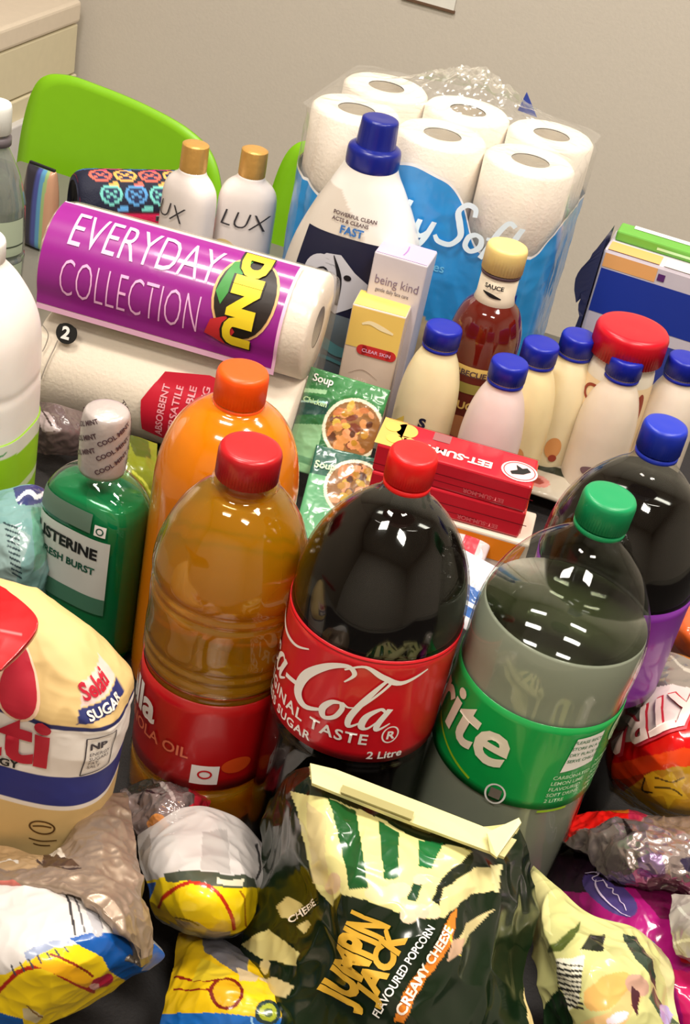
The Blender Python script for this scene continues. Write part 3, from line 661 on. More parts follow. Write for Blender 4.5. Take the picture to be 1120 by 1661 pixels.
# white jug with green label
p = at(-38, 400, .28); b = thing('milk_jug', 'big white plastic jug with a lime green label, cut by the left edge', 'jug', (p.x, p.y, TZ+.003), math.radians(-8))
lf = Loft([(0, .042, .042, 0, 0, 3), (.005, .047, .047, 0, 0, 3), (.10, .049, .049, 0, 0, 3), (.19, .0485, .0485, 0, 0, 2.8), (.225, .045, .045, 0, 0, 2.5), (.252, .033, .033, 0, 0, 2.2), (.266, .022, .022, 0, 0, 2), (.272, .019, .019, 0, 0, 2)], 5)
def jd(V, A): V = V.copy(); s = 1-.02*np.exp(-((V[:, 2]-.172)/.004)**2); V[:, 0] *= s; V[:, 1] *= s; return V
lf.build('jug', mat('jug_plastic', (240, 234, 228), .35, sss=.2), b, 96, 130, disp=jd)
cap(b, .021, .018, .268, mat('cap_white'), 40)
g = Loft([(.015, .0485, .0485, 0, 0, 3), (.135, .0502, .0502, 0, 0, 2.9)], 4)
def gp(V, A):
    X, Z = A, V[:, 2]
    return paint(X, Z, (150, 206, 34), [('p', [(-4, .135), (4, .135), (4, .112), (.6, .124), (-.2, .105), (-4, .10)], (226, 226, 214)), ('p', [(-4, .112), (-.4, .110), (.6, .124), (1.1, .128), (.5, .115), (-.4, .098), (-4, .10)], (40, 150, 60)), ('p', [(-4, .076), (4, .082), (4, .088), (-4, .084)], (206, 226, 180)), ('p', [(-4, 0), (4, 0), (4, .025), (-4, .03)], (214, 214, 190))])
g.build('label', mat('jug_label', rough=.4, vc=True, coat=.3), b, 120, 80, paint=gp)

# ================================================================== PACKS AND BOXES
# toilet roll pack
MID = at(718, 220, .2825); YAW = math.radians(-13); ex = Vector((math.cos(YAW), math.sin(YAW), 0)); ey = Vector((-math.sin(YAW), math.cos(YAW), 0))
SPX, SPY, RR = .0935, .098, .0462
org = MID+ey*SPY*.5; org.z = TZ+.003
tp = thing('toilet_roll_pack', 'big blue and clear plastic pack of white toilet rolls', 'toilet rolls', org, YAW)
papr = mat('tissue_paper', (240, 230, 216), .9, bump=.3, scale=300, var=.03); core = mat('cardboard_core', (150, 138, 120), .8)
def roll_mesh(R, r, h, m2):
    P = [(r, 0), (R-.003, 0), (R, .003), (R, h-.004), (R-.004, h), (r+.001, h), (r, h-.001)]
    return P
for j in (0, 1):
    for i in (-1, 0, 1):
        for k in (0, 1, 2):
            R_ = lathe('roll', [(x, z+.002+k*.0935) for x, z in roll_mesh(RR, .0195, .0925, 0)], papr, tp, 48, cap0=False, cap1=False)
            R_.location = (i*SPX, (j-.5)*SPY, 0)
            if k == 2: c_ = lathe('core', [(.0194, .190), (.0194, .2795), (.0185, .2795), (.0185, .190)], core, R_, 32, cap0=True, cap1=False)
def tp_film():
    nu, nv = 420, 150; hw, hd, rc = 1.5*SPX+.002, SPY+.002, .050
    # perimeter path, scalloped between the rolls
    per = []
    def arc(cx, cy, a0, a1, n): return [(cx+rc*math.cos(a), cy+rc*math.sin(a)) for a in np.linspace(a0, a1, n, endpoint=False)]
    pts = arc(-hw+rc, -hd+rc, PI, 1.5*PI, 30)+[(x, -hd) for x in np.linspace(-hw+rc, hw-rc, 160, endpoint=False)]+arc(hw-rc, -hd+rc, 1.5*PI, 2*PI, 30)+[(hw, y) for y in np.linspace(-hd+rc, hd-rc, 40, endpoint=False)]
    pts += arc(hw-rc, hd-rc, 0, .5*PI, 30)+[(x, hd) for x in np.linspace(hw-rc, -hw+rc, 100, endpoint=False)]+arc(-hw+rc, hd-rc, .5*PI, PI, 30)+[(-hw, y) for y in np.linspace(hd-rc, -hd+rc, 40, endpoint=False)]
    pts = np.array(pts); nu = len(pts); c, s = pts[:, 0], pts[:, 1]
    nrm = np.stack([np.gradient(s), -np.gradient(c)], -1); nrm /= np.linalg.norm(nrm, axis=1)[:, None]
    scal = np.where(s < -hd+.01, .006*(1-np.abs(np.cos(PI*(c/SPX)))**1.2*1.0), 0)  # dips between rolls
    scal = np.where(s < -hd+.01, -.007*np.abs(np.sin(PI*c/SPX))**3, 0)
    base = pts+nrm*scal[:, None]+nrm*.0015
    z = np.concatenate([np.linspace(0, .2755, nv), [.283]]); V = []; C = []
    WX = np.array([-hw, -hw+.05, -SPX+.02, -.050, -.01, .03, .050, SPX-.03, SPX+.006, SPX+.038, hw]); WZ = (np.array([.135, .112, .118, .172, .187, .176, .150, .112, .100, .118, .165])-.2125)*.87+.2825
    from_x = np.linspace(-hw, hw, 300); sm_ = np.interp(from_x, WX, WZ); ker = np.hanning(35); ker /= ker.sum(); sm_ = np.convolve(np.pad(sm_, 17, mode='edge'), ker, 'valid')
    WAV = np.where(s < -hd+rc, np.interp(c, from_x, sm_), np.where(s > hd-rc, .225, np.interp(s, [-hd+rc, hd-rc], [0, 1])*0+np.where(c > 0, np.interp(s, [-hd+rc, hd-rc], [sm_[-1], .225]), np.interp(s, [-hd+rc, hd-rc], [sm_[0], .225]))))
    NB = 90; rows_ = [('b', i/NB) for i in range(NB+1)]+[('w', 0), ('w', 1), ('c', 0)]+[('c', i/50) for i in range(1, 51)]+[('t', 1)]
    z = rows_
    for kind_, v_ in rows_:
        if kind_ == 'b': zc = WAV*v_
        elif kind_ == 'w': zc = WAV+.0004+.0028*v_
        elif kind_ == 'c': zc = (WAV+.0036)*(1-v_)+.2755*v_
        else: zc = WAV*0+.283
        P = pts*.97 if kind_ == 't' else base
        V.append(np.concatenate([P, zc[:, None]], 1)); col = np.zeros((nu, 4))
        if kind_ == 'b': col[:] = [*lin((36, 144, 216)), .97]
        elif kind_ == 'w': col[:] = [*lin((245, 245, 245)), .92]
        else: col[:] = [.85, .84, .82, .07]
        pd = (zc < .115+.02*np.cos((c+.02)*40)) & (np.abs(c+.02) < .060) & (s < 0) & (kind_ == 'b'); col[pd] = [*lin((196, 176, 140)), .97]
        C.append(col)
    for zz in []:
        P = base if zz <= .2756 else pts*[1-.03, 1-.03]
        V.append(np.concatenate([P, np.full((nu, 1), zz)], 1))
        fr = (s < -hd+.06)
        wav = (np.interp(c, [-hw, -hw+.055, -SPX+.02, -.055, -.01, .03, .055, SPX-.03, SPX+.01, SPX+.045, hw], [.135, .112, .118, .172, .187, .176, .150, .112, .100, .118, .165])-.2125)*.87+.2825
        wav = np.where(s > -hd+.005, np.where(c > 0, .235+.0*c, .225), wav); wav = np.where(s > hd-.03, .22, wav)
        col = np.zeros((nu, 4)); blue = np.array(lin((42, 150, 214))); lt = np.array(lin((76, 178, 232))); wt = np.array(lin((245, 245, 245)))
        t_ = zz < wav
        col[:, :3] = np.where(t_[:, None], blue, .8); col[:, 3] = np.where(t_, .97, .05)
        e_ = np.abs(zz-wav) < .0022; col[e_, :3] = wt; col[e_, 3] = .9
        pd = (zz < .115+.02*np.cos((c+.02)*40)) & (np.abs(c+.02) < .060) & (s < 0); col[pd, :3] = lin((196, 176, 140)); col[pd, 3] = .97
        C.append(col)
    V = np.concatenate(V); C = np.concatenate(C); V += 0
    dd = crumple(V, 22, 4, 3); V[:, :2] += (V[:, :2]/(np.linalg.norm(V[:, :2], axis=1)[:, None]))*(dd*.0016)[:, None]
    n = len(z); Fc = []
    for i in range(n-1):
        for j in range(nu): k = (j+1) % nu; Fc.append((i*nu+j, i*nu+k, (i+1)*nu+k, (i+1)*nu+j))
    w = mesh('wrapper', V, Fc, film('printed_film', vc=True, rough=.2, gloss=.8), tp, True, C)
    # crinkled clear film over the top, gathered to a knot at the back
    n = 110; X, Y = np.meshgrid(np.linspace(-hw*.985, hw*.985, n), np.linspace(-hd*.98, hd*.98, n))
    rr = ((np.abs(X)/hw)**6+(np.abs(Y)/hd)**6)**(1/6); Pp = np.stack([X.ravel(), Y.ravel(), X.ravel()*0], -1)
    Z = .2835+.003*(crumple(Pp, 16, 8, 4).reshape(n, n)+1).clip(0, 3)*np.clip((1-rr)*8, 0, 1)
    kx, ky = .0, .045; dk_ = np.hypot((X-kx)/.07, (Y-ky)/.045); Z += .036*np.exp(-dk_**2*1.2)*(1+.5*crumple(Pp, 45, 3, 2).reshape(n, n))
    Z = np.maximum(Z, .2825); V = np.stack([X, Y, Z], -1).reshape(-1, 3); i, j = np.meshgrid(np.arange(n-1), np.arange(n-1), indexing='ij'); a = (i*n+j).ravel()
    k_ = (rr.ravel() < 1.05); Fq = np.stack([a, a+1, a+n+1, a+n], -1); Fq = Fq[k_[Fq].all(1)]
    mesh('top_film', V, Fq, film('crinkled_clear_film', (255, 255, 253), 1.3, .12, haze=.06), tp, False)
    fm = lambda S_, T_: np.stack([S_, np.interp(S_, c[s < -hd+.01][np.argsort(c[s < -hd+.01])], base[s < -hd+.01][np.argsort(c[s < -hd+.01])][:, 1]), T_], -1)
    def wide(p, w): return stroke2d([(a_, b_, c_*1.6) for a_, b_, c_ in p], w)
    def soft():
        g = [xf(text2d('Ba', 1, .02, shear=.2), 1, dx=-2.25, dy=.0)]
        g += [wide([(-1.15, 1.15, .10), (-1.2, .5, .12), (-1.18, .05, .1), (-.95, .0, .1), (-.82, .3, .1), (-1.0, .6, .09), (-1.18, .45, .05)], .1)]
        g += [wide([(-.62, .6, .1), (-.6, .15, .12), (-.4, .05, .1), (-.22, .3, .08), (-.18, .62, .1)], .1), wide([(-.18, .6, .1), (-.25, 0, .12), (-.4, -.4, .1), (-.65, -.45, .08), (-.75, -.3, .05)], .1)]
        g += [wide([(1.05, 1.15, .1), (.95, 1.42, .11), (.62, 1.45, .12), (.42, 1.15, .13), (.65, .75, .15), (.85, .35, .14), (.62, -.02, .12), (.2, 0, .1), (.0, .2, .07)], .12)]
        g += [wide([(1.35, .62, .1), (1.15, .45, .12), (1.15, .12, .12), (1.4, 0, .1), (1.62, .25, .12), (1.55, .55, .1), (1.32, .62, .09)], .1)]
        g += [wide([(2.35, 1.25, .08), (2.12, 1.35, .1), (1.95, .9, .12), (1.85, .2, .12), (1.78, -.1, .1)], .1), wide([(1.7, .62, .07), (2.1, .66, .08), (2.75, .7, .07)], .08)]
        g += [wide([(2.55, 1.25, .1), (2.45, .5, .13), (2.48, .05, .11), (2.7, .05, .07), (2.85, .2, .04)], .1)]
        V, Fc = join(*g); V = V.copy(); V[:, 0] += V[:, 1]*.2; return V, Fc
    decal('lettering', xf(soft(), .0305, .0305, dx=.024, dy=.192), fm, INK('sky_white', (226, 242, 252)), w, off=.0045, cell=.006)
    small('whites', .014, .006, .158, INK('light_blue', (110, 190, 232)), fm, w, .01, .006)
    decal('roll_count_flag', poly2d([(.090, .115), (.122, .10), (.122, .158), (.092, .150)]), fm, INK('deep_blue', (20, 50, 140)), w, off=.004, cell=.006)
    decal('flag_lines', join(*[stroke2d([(.099, .116+.009*i), (.106, .118+.009*i), (.115, .117+.009*i)], .0022) for i in range(4)]), fm, white, w, off=.0048, cell=.006)
    # a stiff blue print corner poking up at the back
    mesh('film_corner', [(.045, .09, .283), (.068, .085, .283), (.05, .088, .305), (.045, .091, .283), (.068, .086, .283), (.05, .089, .305)], [(0, 1, 2), (5, 4, 3), (0, 2, 5, 3), (1, 4, 5, 2), (0, 3, 4, 1)], INK('deep_blue'), tp, False)
tp_film()

# kitchen roll pack: two rolls, one on the other, leaning back
a0, a1 = at(58, 352, .2), at(506, 477, .2); mid = (a0+a1)/2; L_ = (a1-a0).length; yw = math.atan2(a1.y-a0.y, a1.x-a0.x)
KR = .052; kp = thing('kitchen_roll_pack', 'pack of two white kitchen rolls with a purple lettered band', 'kitchen rolls', (mid.x+.012, mid.y+.0, TZ+.004), yw, None, (0, 0))
LEAN = math.radians(10)
def ksec(t_):
    """stadium cross-section of the pack; t runs over the front from top to bottom -> (y, z)"""
    pass
kh = 4*KR; pack = bpy.data.objects.new('x', None); bpy.data.objects.remove(pack)
def kpt(y, z): # lean back
    return y*math.cos(LEAN)+(z)*math.sin(LEAN), z*math.cos(LEAN)-y*math.sin(LEAN)
prof = []
for a in np.linspace(PI*.5, PI, 22): prof.append((KR*math.cos(a), 3*KR-.002+KR*math.sin(a)))     # top roll, top -> front
for a in np.linspace(PI, PI*1.15, 6)[1:]: prof.append((KR*math.cos(a), 3*KR-.002+KR*math.sin(a)))
prof.append((-KR*.80, 2*KR-.001))
for a in np.linspace(PI*.85, PI*1.5, 28): prof.append((KR*math.cos(a), KR+KR*math.sin(a)))
prof = np.array(prof); front_n = len(prof)
backp = np.array([(KR*math.cos(a), KR+KR*math.sin(a)) for a in np.linspace(1.5*PI, 2*PI, 12)[1:]]+[(KR*math.cos(a), 3*KR-.002+KR*math.sin(a)) for a in np.linspace(0, .5*PI, 12)[:-1]])
allp = np.concatenate([prof, backp]); 
arcl = np.concatenate([[0], np.cumsum(np.linalg.norm(np.diff(prof, axis=0), axis=1))])
def kmap(s, t):   # s across, t = arc distance from the very top down the front
    y = np.interp(t, arcl, prof[:, 0]); z = np.interp(t, arcl, prof[:, 1]); yy, zz = kpt(y, z); return np.stack([s, yy, zz], -1)
def kmapd(s, t): return kmap(s, -t)
for zc in (KR, 3*KR-.002):
    P = [(.02, -L_/2+.006), (KR-.003, -L_/2+.006), (KR-.001, -L_/2+.009), (KR-.001, L_/2-.009), (KR-.003, L_/2-.006), (.02, L_/2-.006)]
    r_ = lathe('roll', P, papr, kp, 48, cap0=False, cap1=False); yy, zz = kpt(0, zc); r_.location = (0, yy, zz); r_.rotation_euler = (0, PI/2, 0)
    lathe('core', [(.0201, -L_/2+.0065), (.0201, L_/2-.0065), (.019, L_/2-.0065), (.019, -L_/2+.0065)], core, r_, 32, cap0=False, cap1=False)
nx = 70; xs = np.linspace(-L_/2, L_/2, nx); V = []; m_ = len(allp)
for x in xs:
    e_ = min(1, (L_/2-abs(x))/.012+.0); sc_ = 1-.10*(1-e_)**2
    for y, z in allp: yy, zz = kpt(y*sc_*1.004, 2*KR+(z-2*KR)*(1-.03*(1-e_)**2)*1.004); V.append((x, yy, zz))
V = np.array(V); V += (crumple(V, 20, 5, 3)*.0012)[:, None]*np.array([0, -1, .3])
Fc = [(i*m_+j, i*m_+(j+1) % m_, (i+1)*m_+(j+1) % m_, (i+1)*m_+j) for i in range(nx-1) for j in range(m_)]
for i in (0, nx-1): Fc.append(tuple(i*m_+j for j in range(m_)))
mesh('wrapper', V, Fc, film('kitchen_roll_film', (255, 252, 248), .6, .2, haze=.10), kp)
def rect(x0, y0, x1, y1): return poly2d([(x0, y0), (x1, y0), (x1, y1), (x0, y1)])
pur = decal('purple_band', rect(-L_/2+.004, -.118, L_/2-.032, -.010), kmapd, mat('purple_print', (150, 30, 140), .3, coat=.5, var=.05), kp, off=.0022, cell=.006)
decal('band_edge', join(rect(-L_/2+.004, -.124, L_/2-.032, -.1185), rect(-L_/2+.004, -.010, L_/2-.03, -.008), rect(L_/2-.032, -.124, L_/2-.029, -.008)), kmapd, INK('pink_white', (244, 190, 222)), kp, off=.0022, cell=.006)
pk = INK('pale_pink', (250, 190, 235))
def fit(txt, x0, x1, y0, hgt, m, f, par, off, bold=0, name='lettering', cell=.005):
    g = text2d(txt, 1, bold); V = g[0]; w = V[:, 0].max()-V[:, 0].min(); hh = V[:, 1].max()
    return decal(name, xf((V-[V[:, 0].min(), 0], g[1]), (x1-x0)/w, hgt/hh, dx=x0, dy=y0), f, m, par, off=off, cell=cell)
fit('EVERYDAY', -L_/2+.026, L_/2-.098, -.056, .034, pk, kmapd, pur, .003, -.005)
fit('COLLECTION', -L_/2+.026, L_/2-.106, -.102, .034, pk, kmapd, pur, .003, -.018)
cx = L_/2-.068
decal('emblem_ring', ell2d(cx, -.058, .030, .040), kmapd, INK('gold_line', (226, 180, 120)), pur, off=.003, cell=.005)
decal('emblem_disc', ell2d(cx, -.058, .0275, .0375), kmapd, INK('emblem_black', (34, 24, 20)), pur, off=.0036, cell=.005)
decal('emblem_leaf', poly2d([(cx-.027, -.06), (cx-.02, -.03), (cx-.004, -.024), (cx-.010, -.045), (cx-.02, -.07)]), kmapd, INK('leaf', (60, 140, 60)), pur, off=.0042, cell=.005)
decal('emblem_bird', poly2d([(cx-.03, -.098), (cx-.026, -.084), (cx-.012, -.078), (cx-.002, -.09), (cx-.01, -.104), (cx-.022, -.1)]), kmapd, INK('bird_red', (200, 44, 50)), pur, off=.0042, cell=.005)
g = text2d('DINU', 1, .07); V = g[0]; g = ((V-[V[:, 0].min(), 0]), g[1]); wv = g[0][:, 0].max()
decal('emblem_name_shadow', xf(g, .090/wv, .037, rot=-PI/2, dx=cx-.013, dy=-.014), kmapd, INK('emblem_black'), pur, off=.0047, cell=.005)
decal('emblem_name', xf(g, .086/wv, .033, rot=-PI/2, dx=cx-.011, dy=-.016), kmapd, INK('yolk', (236, 206, 40)), pur, off=.0054, cell=.005)
decal('count_disc', ell2d(-L_/2+.037, -.141, .0105, .0105), kmapd, dk, kp, off=.003, cell=.005); decal('count_figure', xf(text2d('2', 1, .04), .016, dx=-L_/2+.0325, dy=-.1465), kmapd, white, kp, off=.0038, cell=.005)
decal('pen_lines', join(stroke2d([(-L_/2+.03, -.15), (-L_/2+.026, -.17), (-L_/2+.022, -.19)], .0012), stroke2d([(-L_/2+.012, -.14), (-L_/2+.02, -.148), (-L_/2+.018, -.165)], .0012)), kmapd, INK('pencil_grey', (150, 140, 130)), kp, off=.0026, cell=.005)
hx = L_/2-.115; hexa = poly2d([(hx-.03, -.182), (hx-.014, -.150), (hx+.028, -.142), (hx+.075, -.150), (hx+.075, -.205), (hx+.02, -.222), (hx-.026, -.212)])
hxo = decal('hexagon_flash', hexa, kmapd, INK('crimson', (196, 22, 48)), kp, off=.0028, cell=.005)
for i, w_ in enumerate(['ABSORBENT', 'VERSATILE', 'DURABLE', 'STRONG']):
    g = text2d(w_, 1, .02); V = g[0]; wv = V[:, 0].max(); decal('flash_lettering', xf((V, g[1]), .050/wv, .0095, rot=PI/2, dx=hx-.006+.0125*i, dy=-.212+.003*i), kmapd, INK('flash_pink', (240, 160, 170)), hxo, off=.0036, cell=.006)

# pencil case
def pencil_case():
    p0, p1 = at(120, 300, .075), at(338, 292, .075); p1 = Vector((p1.x-.01, p1.y-.03, p1.z)); L = (p1-p0).length; yw = math.atan2(p1.y-p0.y, p1.x-p0.x); mid = (p0+p1)/2
    t = thing('pencil_case', 'dark barrel pencil case patterned with coloured fruit and a pink zip', 'pencil case', (mid.x, mid.y, TZ+.002), yw)
    nx, na = 150, 90; xs = np.linspace(-L/2, L/2, nx); a = np.linspace(0, 2*PI, na, endpoint=False); X, A = np.meshgrid(xs, a, indexing='ij')
    rx, rz = .036, .046; e = np.clip((L/2-np.abs(X))/.02, 0, 1); sc_ = np.sqrt(1-(1-e)**2)*.25+.75; sc_ = np.where(np.abs(X) >= L/2-1e-6, .7, sc_)
    V = np.stack([X, -rx*sc_*np.sin(A), .046+rz*sc_*np.cos(A)], -1).reshape(-1, 3); V += (crumple(V, 25, 6, 2)*.0015)[:, None]*np.array([0, -1, .5])
    ops = [('p', [(-1, .085), (1, .085), (1, .066), (-1, .066)], (224, 28, 84)), ('p', [(-1, .066), (1, .066), (1, .063), (-1, .063)], (60, 10, 30))]
    rs = random.Random(4); cs = [(60, 120, 190), (240, 110, 90), (120, 210, 200), (236, 60, 120), (250, 180, 90), (90, 160, 220)]
    S_ = (A*rz).ravel(); S_ = np.where(S_ > PI*rz, S_-2*PI*rz, S_)
    for i in range(16):
        x = -L/2+.018+L*(i/15.); y = .012+.030*((i*7) % 3-1); c = cs[i % 6]
        ops += [('e', (x, y, .014, .013, 0), c), ('e', (x, y, .0105, .0098, 0), (28, 40, 80)), ('l', [(x-.009, y-.006), (x, y), (x+.009, y+.006)], .0022, c), ('l', [(x-.009, y+.006), (x, y), (x+.009, y-.006)], .0022, c), ('e', (x+.012, y+.022, .006, .011, 40), cs[(i+3) % 6])]
    ops = ops[2:]+ops[:2]
    C = paint(X.ravel(), S_, (20, 24, 48), ops); C[:, 3] = 0
    Fc = [(i*na+j, i*na+(j+1) % na, (i+1)*na+(j+1) % na, (i+1)*na+j) for i in range(nx-1) for j in range(na)]+[tuple(range(na)), tuple((nx-1)*na+j for j in range(na))]
    mesh('body', V, Fc, mat('printed_fabric', rough=.7, vc=True, bump=.3, scale=600), t, True, C)
    bm = bmesh.new()
    for x in (-L/2+.003, L/2-.003):
        m4 = Matrix.Translation((x, 0, .046))@Matrix.Rotation(PI/2, 4, 'Y'); q = 36
        rg = []
        for k in range(q):
            ang = 2*PI*k/q; c = Vector((x, -.029*math.sin(ang), .046+.038*math.cos(ang))); d_ = Vector((0, -math.sin(ang), math.cos(ang)))
            rg.append([bm.verts.new(c+d_*.002*math.cos(b)+Vector((1, 0, 0))*.002*math.sin(b)) for b in np.linspace(0, 2*PI, 6, endpoint=False)])
        for k in range(q):
            for b in range(6): bm.faces.new((rg[k][b], rg[k][(b+1) % 6], rg[(k+1) % q][(b+1) % 6], rg[(k+1) % q][b]))
    from_bm('piping', bm, mat('crimson_piping', (150, 24, 60), .6), t, True)
    from_bm('zip_pull', box_bm(.018, .004, .007, .001, c=(L/2-.05, -.035, .047)), mat('zip_metal', (170, 170, 170), .3, metal=1), t)
pencil_case()
# small holographic pouch to its left
p = at(72, 312, .07); t = thing('small_pouch', 'small dark pouch with a rainbow sheen left of the pencil case', 'pouch', (p.x-.004, p.y, TZ+.002), math.radians(-20))
lf = Loft([(0, .018, .010, 0, 0, 3), (.01, .022, .014, 0, 0, 3), (.06, .022, .014, 0, 0, 3), (.09, .020, .009, 0, 0, 3), (.098, .019, .003, 0, 0, 3)], 5)
lf.build('pouch', mat('sheen_fabric', rough=.3, vc=True, coat=.6), t, 90, 60, paint=lambda V, A: paint(V[:, 0], V[:, 2], (44, 42, 56), [('p', [(0, 0), (.004, 0), (.004, .1), (0, .1)], (70, 80, 150)), ('p', [(.004, 0), (.010, 0), (.010, .1), (.004, .1)], (90, 150, 190)), ('p', [(.010, 0), (.014, 0), (.014, .1), (.010, .1)], (150, 180, 120)), ('p', [(.014, 0), (.03, 0), (.03, .1), (.014, .1)], (196, 150, 120))]))
from_bm('zip', box_bm(.036, .004, .004, .001, c=(0, 0, .099)), mat('zip_black', (24, 24, 28), .5), t)

# cartons
def carton(name, label, px, h, w, d, yaw, c, top=None, bev=.0015):
    p = at(px[0], px[1], h); t = thing(name, label, 'box', (p.x, p.y, TZ+.003), yaw)
    body = from_bm('carton', box_bm(w, d, h-.003, bev, c=(0, 0, (h-.003)/2)), mat(name+'_card', c, .45, coat=.2, bump=.03), t)
    return t, body, plane_map((0, -d/2, 0), (1, 0, 0), (0, 0, 1)), plane_map((w/2, 0, 0), (0, 1, 0), (0, 0, 1)), plane_map((0, 0, h-.003), (1, 0, 0), (0, 1, 0))
t, bd, f, fs, ft = carton('cosmetic_carton', 'slim lavender and white skincare carton beside the detergent bottle', (660, 408), .200, .054, .042, math.radians(-10), (206, 200, 210))
lav = INK('lavender', (206, 174, 216)); decal('lavender_top', rect(-.026, -.020, .026, .020), ft, lav, t, off=.0004, cell=0); decal('top_flap_line', stroke2d([(-.0, -.012), (.001, 0), (0, .012)], .0012), ft, INK('mauve', (160, 120, 175)), t, off=.0008, cell=0)
fit('being kind', -.021, .023, .166, .009, INK('violet_grey', (128, 112, 138)), f, t, .0004, 0, cell=0)
for i, (s_, y_) in enumerate([('gentle daily face care', .158), ('Sweet Lemon', .146), ('Balance Bead', .139), ('serum for dry skin', .131)]): fit(s_, -.019, .012+.003*(i == 0), y_, .0042, INK('text_grey', (80, 72, 92)), f, t, .0004, .01 if i in (1, 2) else 0, cell=0)
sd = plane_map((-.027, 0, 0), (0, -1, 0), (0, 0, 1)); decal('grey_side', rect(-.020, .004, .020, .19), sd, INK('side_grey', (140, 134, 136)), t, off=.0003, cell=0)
t, bd, f, fs, ft = carton('cream_carton', 'cream carton with a yellow top and a red pill badge', (622, 492), .155, .054, .036, math.radians(-6), (226, 204, 186))
decal('yellow_band', rect(-.0262, .108, .0262, .1505), f, INK('butter', (242, 206, 108)), t, off=.0003, cell=0); decal('yellow_top', rect(-.026, -.017, .026, .017), ft, INK('butter'), t, off=.0003, cell=0)
decal('white_script', join(stroke2d([(-.014, .134, .002), (-.006, .137, .004), (.006, .134, .005), (.018, .131, .002)], .003)), f, INK('butter_light', (252, 236, 190)), t, off=.0006, cell=0)
decal('badge', join(ell2d(-.009, .107, .0055, .0055), ell2d(.020, .107, .0055, .0055), rect(-.009, .1015, .020, .1125)), f, INK('badge_red', (206, 52, 52)), t, off=.0007, cell=0); fit('CLEAR SKIN', -.009, .020, .1052, .0036, INK('pink_white'), f, t, .0011, .01, cell=0)
decal('oval_line', join(stroke2d([(-.018, .078, .0003), (-.004, .085, .0007), (.012, .078, .0003)], .0006), stroke2d([(-.014, .066, .0003), (0, .061, .0007), (.014, .066, .0003)], .0006)), f, INK('taupe', (168, 140, 124)), t, off=.0004, cell=0)
small('skin', .009, -.012, .070, INK('ivory', (240, 226, 212)), f, t, .01, cell=0)
decal('fine_line', rect(-.006, .030, .02, .0305), f, INK('taupe'), t, off=.0004, cell=0)

# big blue pack on the right
p = at(1085, 400, .2); t = thing('blue_pack', 'large dark blue shrink-wrapped pack with green and orange strips, at the right edge', 'pack', (p.x+.026, p.y+.035, TZ+.003), math.radians(-14))
bw, bd_, bh = .165, .07, .172
from_bm('pack_body', box_bm(bw, bd_, bh, .004, c=(0, 0, bh/2)), mat('pack_white', (206, 196, 206), .4, coat=.4), t)
f = plane_map((0, -bd_/2, 0), (1, 0, 0), (0, 0, 1)); ft = plane_map((0, 0, bh), (1, 0, 0), (0, 1, 0))
rb = INK('royal_blue', (28, 52, 150)); decal('blue_band', rect(-bw/2+.003, .098, bw/2-.003, .150), f, rb, t, off=.0004, cell=0); decal('blue_panel', rect(-.045, .005, .035, .084), f, INK('indigo', (52, 62, 138)), t, off=.0004, cell=0)
decal('orange_strip', join(rect(-bw/2+.003, .152, -.02, .168)), f, INK('apricot', (236, 170, 104)), t, off=.0004, cell=0); decal('orange_strip', rect(-bw/2+.004, -.034, -.02, -.008), ft, INK('apricot'), t, off=.0004, cell=0)
decal('white_strip', rect(-.015, -.034, .07, -.008), ft, INK('ivory'), t, off=.0004, cell=0); decal('purple_mark', rect(-.018, .155, -.010, .163), f, INK('plum'), t, off=.0007, cell=0)
from_bm('green_box', box_bm(bw*.94, .030, .012, .002, c=(0, .012, bh+.006)), mat('green_card', (104, 172, 66), .45), t); decal('white_label', rect(-.062, .016, .01, .026), plane_map((0, 0, bh+.012), (1, 0, 0), (0, 1, 0)), white, t, off=.0006, cell=0)
decal('pale_line', rect(-.03, bh+.004, .02, bh+.007), plane_map((0, -.003, 0), (1, 0, 0), (0, 0, 1)), INK('mint', (190, 225, 170)), t, off=.0005, cell=0)
# torn wrap flap down its left side
bx_ = -bw/2; V = []; rs = np.random.RandomState(5); zz = np.linspace(.0, bh+.012, 28)
for i, z_ in enumerate(zz):
    o_ = .004+.016*math.exp(-((z_-.150)/.03)**2)+.006*math.exp(-((z_-.105)/.008)**2)*abs(math.sin(i))+.002*rs.rand()
    V += [(bx_-.0005, -bd_/2-.0008, z_), (bx_-o_, -bd_/2-.004, z_-.02*(o_ > .01)), (bx_-o_*.9, -bd_/2+.004, z_-.02*(o_ > .01)), (bx_-.0008, bd_/2*.3, z_)]
Fc = [(i*4+j, i*4+j+1, (i+1)*4+j+1, (i+1)*4+j) for i in range(27) for j in range(3)]
mesh('torn_wrap', V, Fc, mat('wrap_navy', (40, 46, 86), .3, coat=.6), t, False)

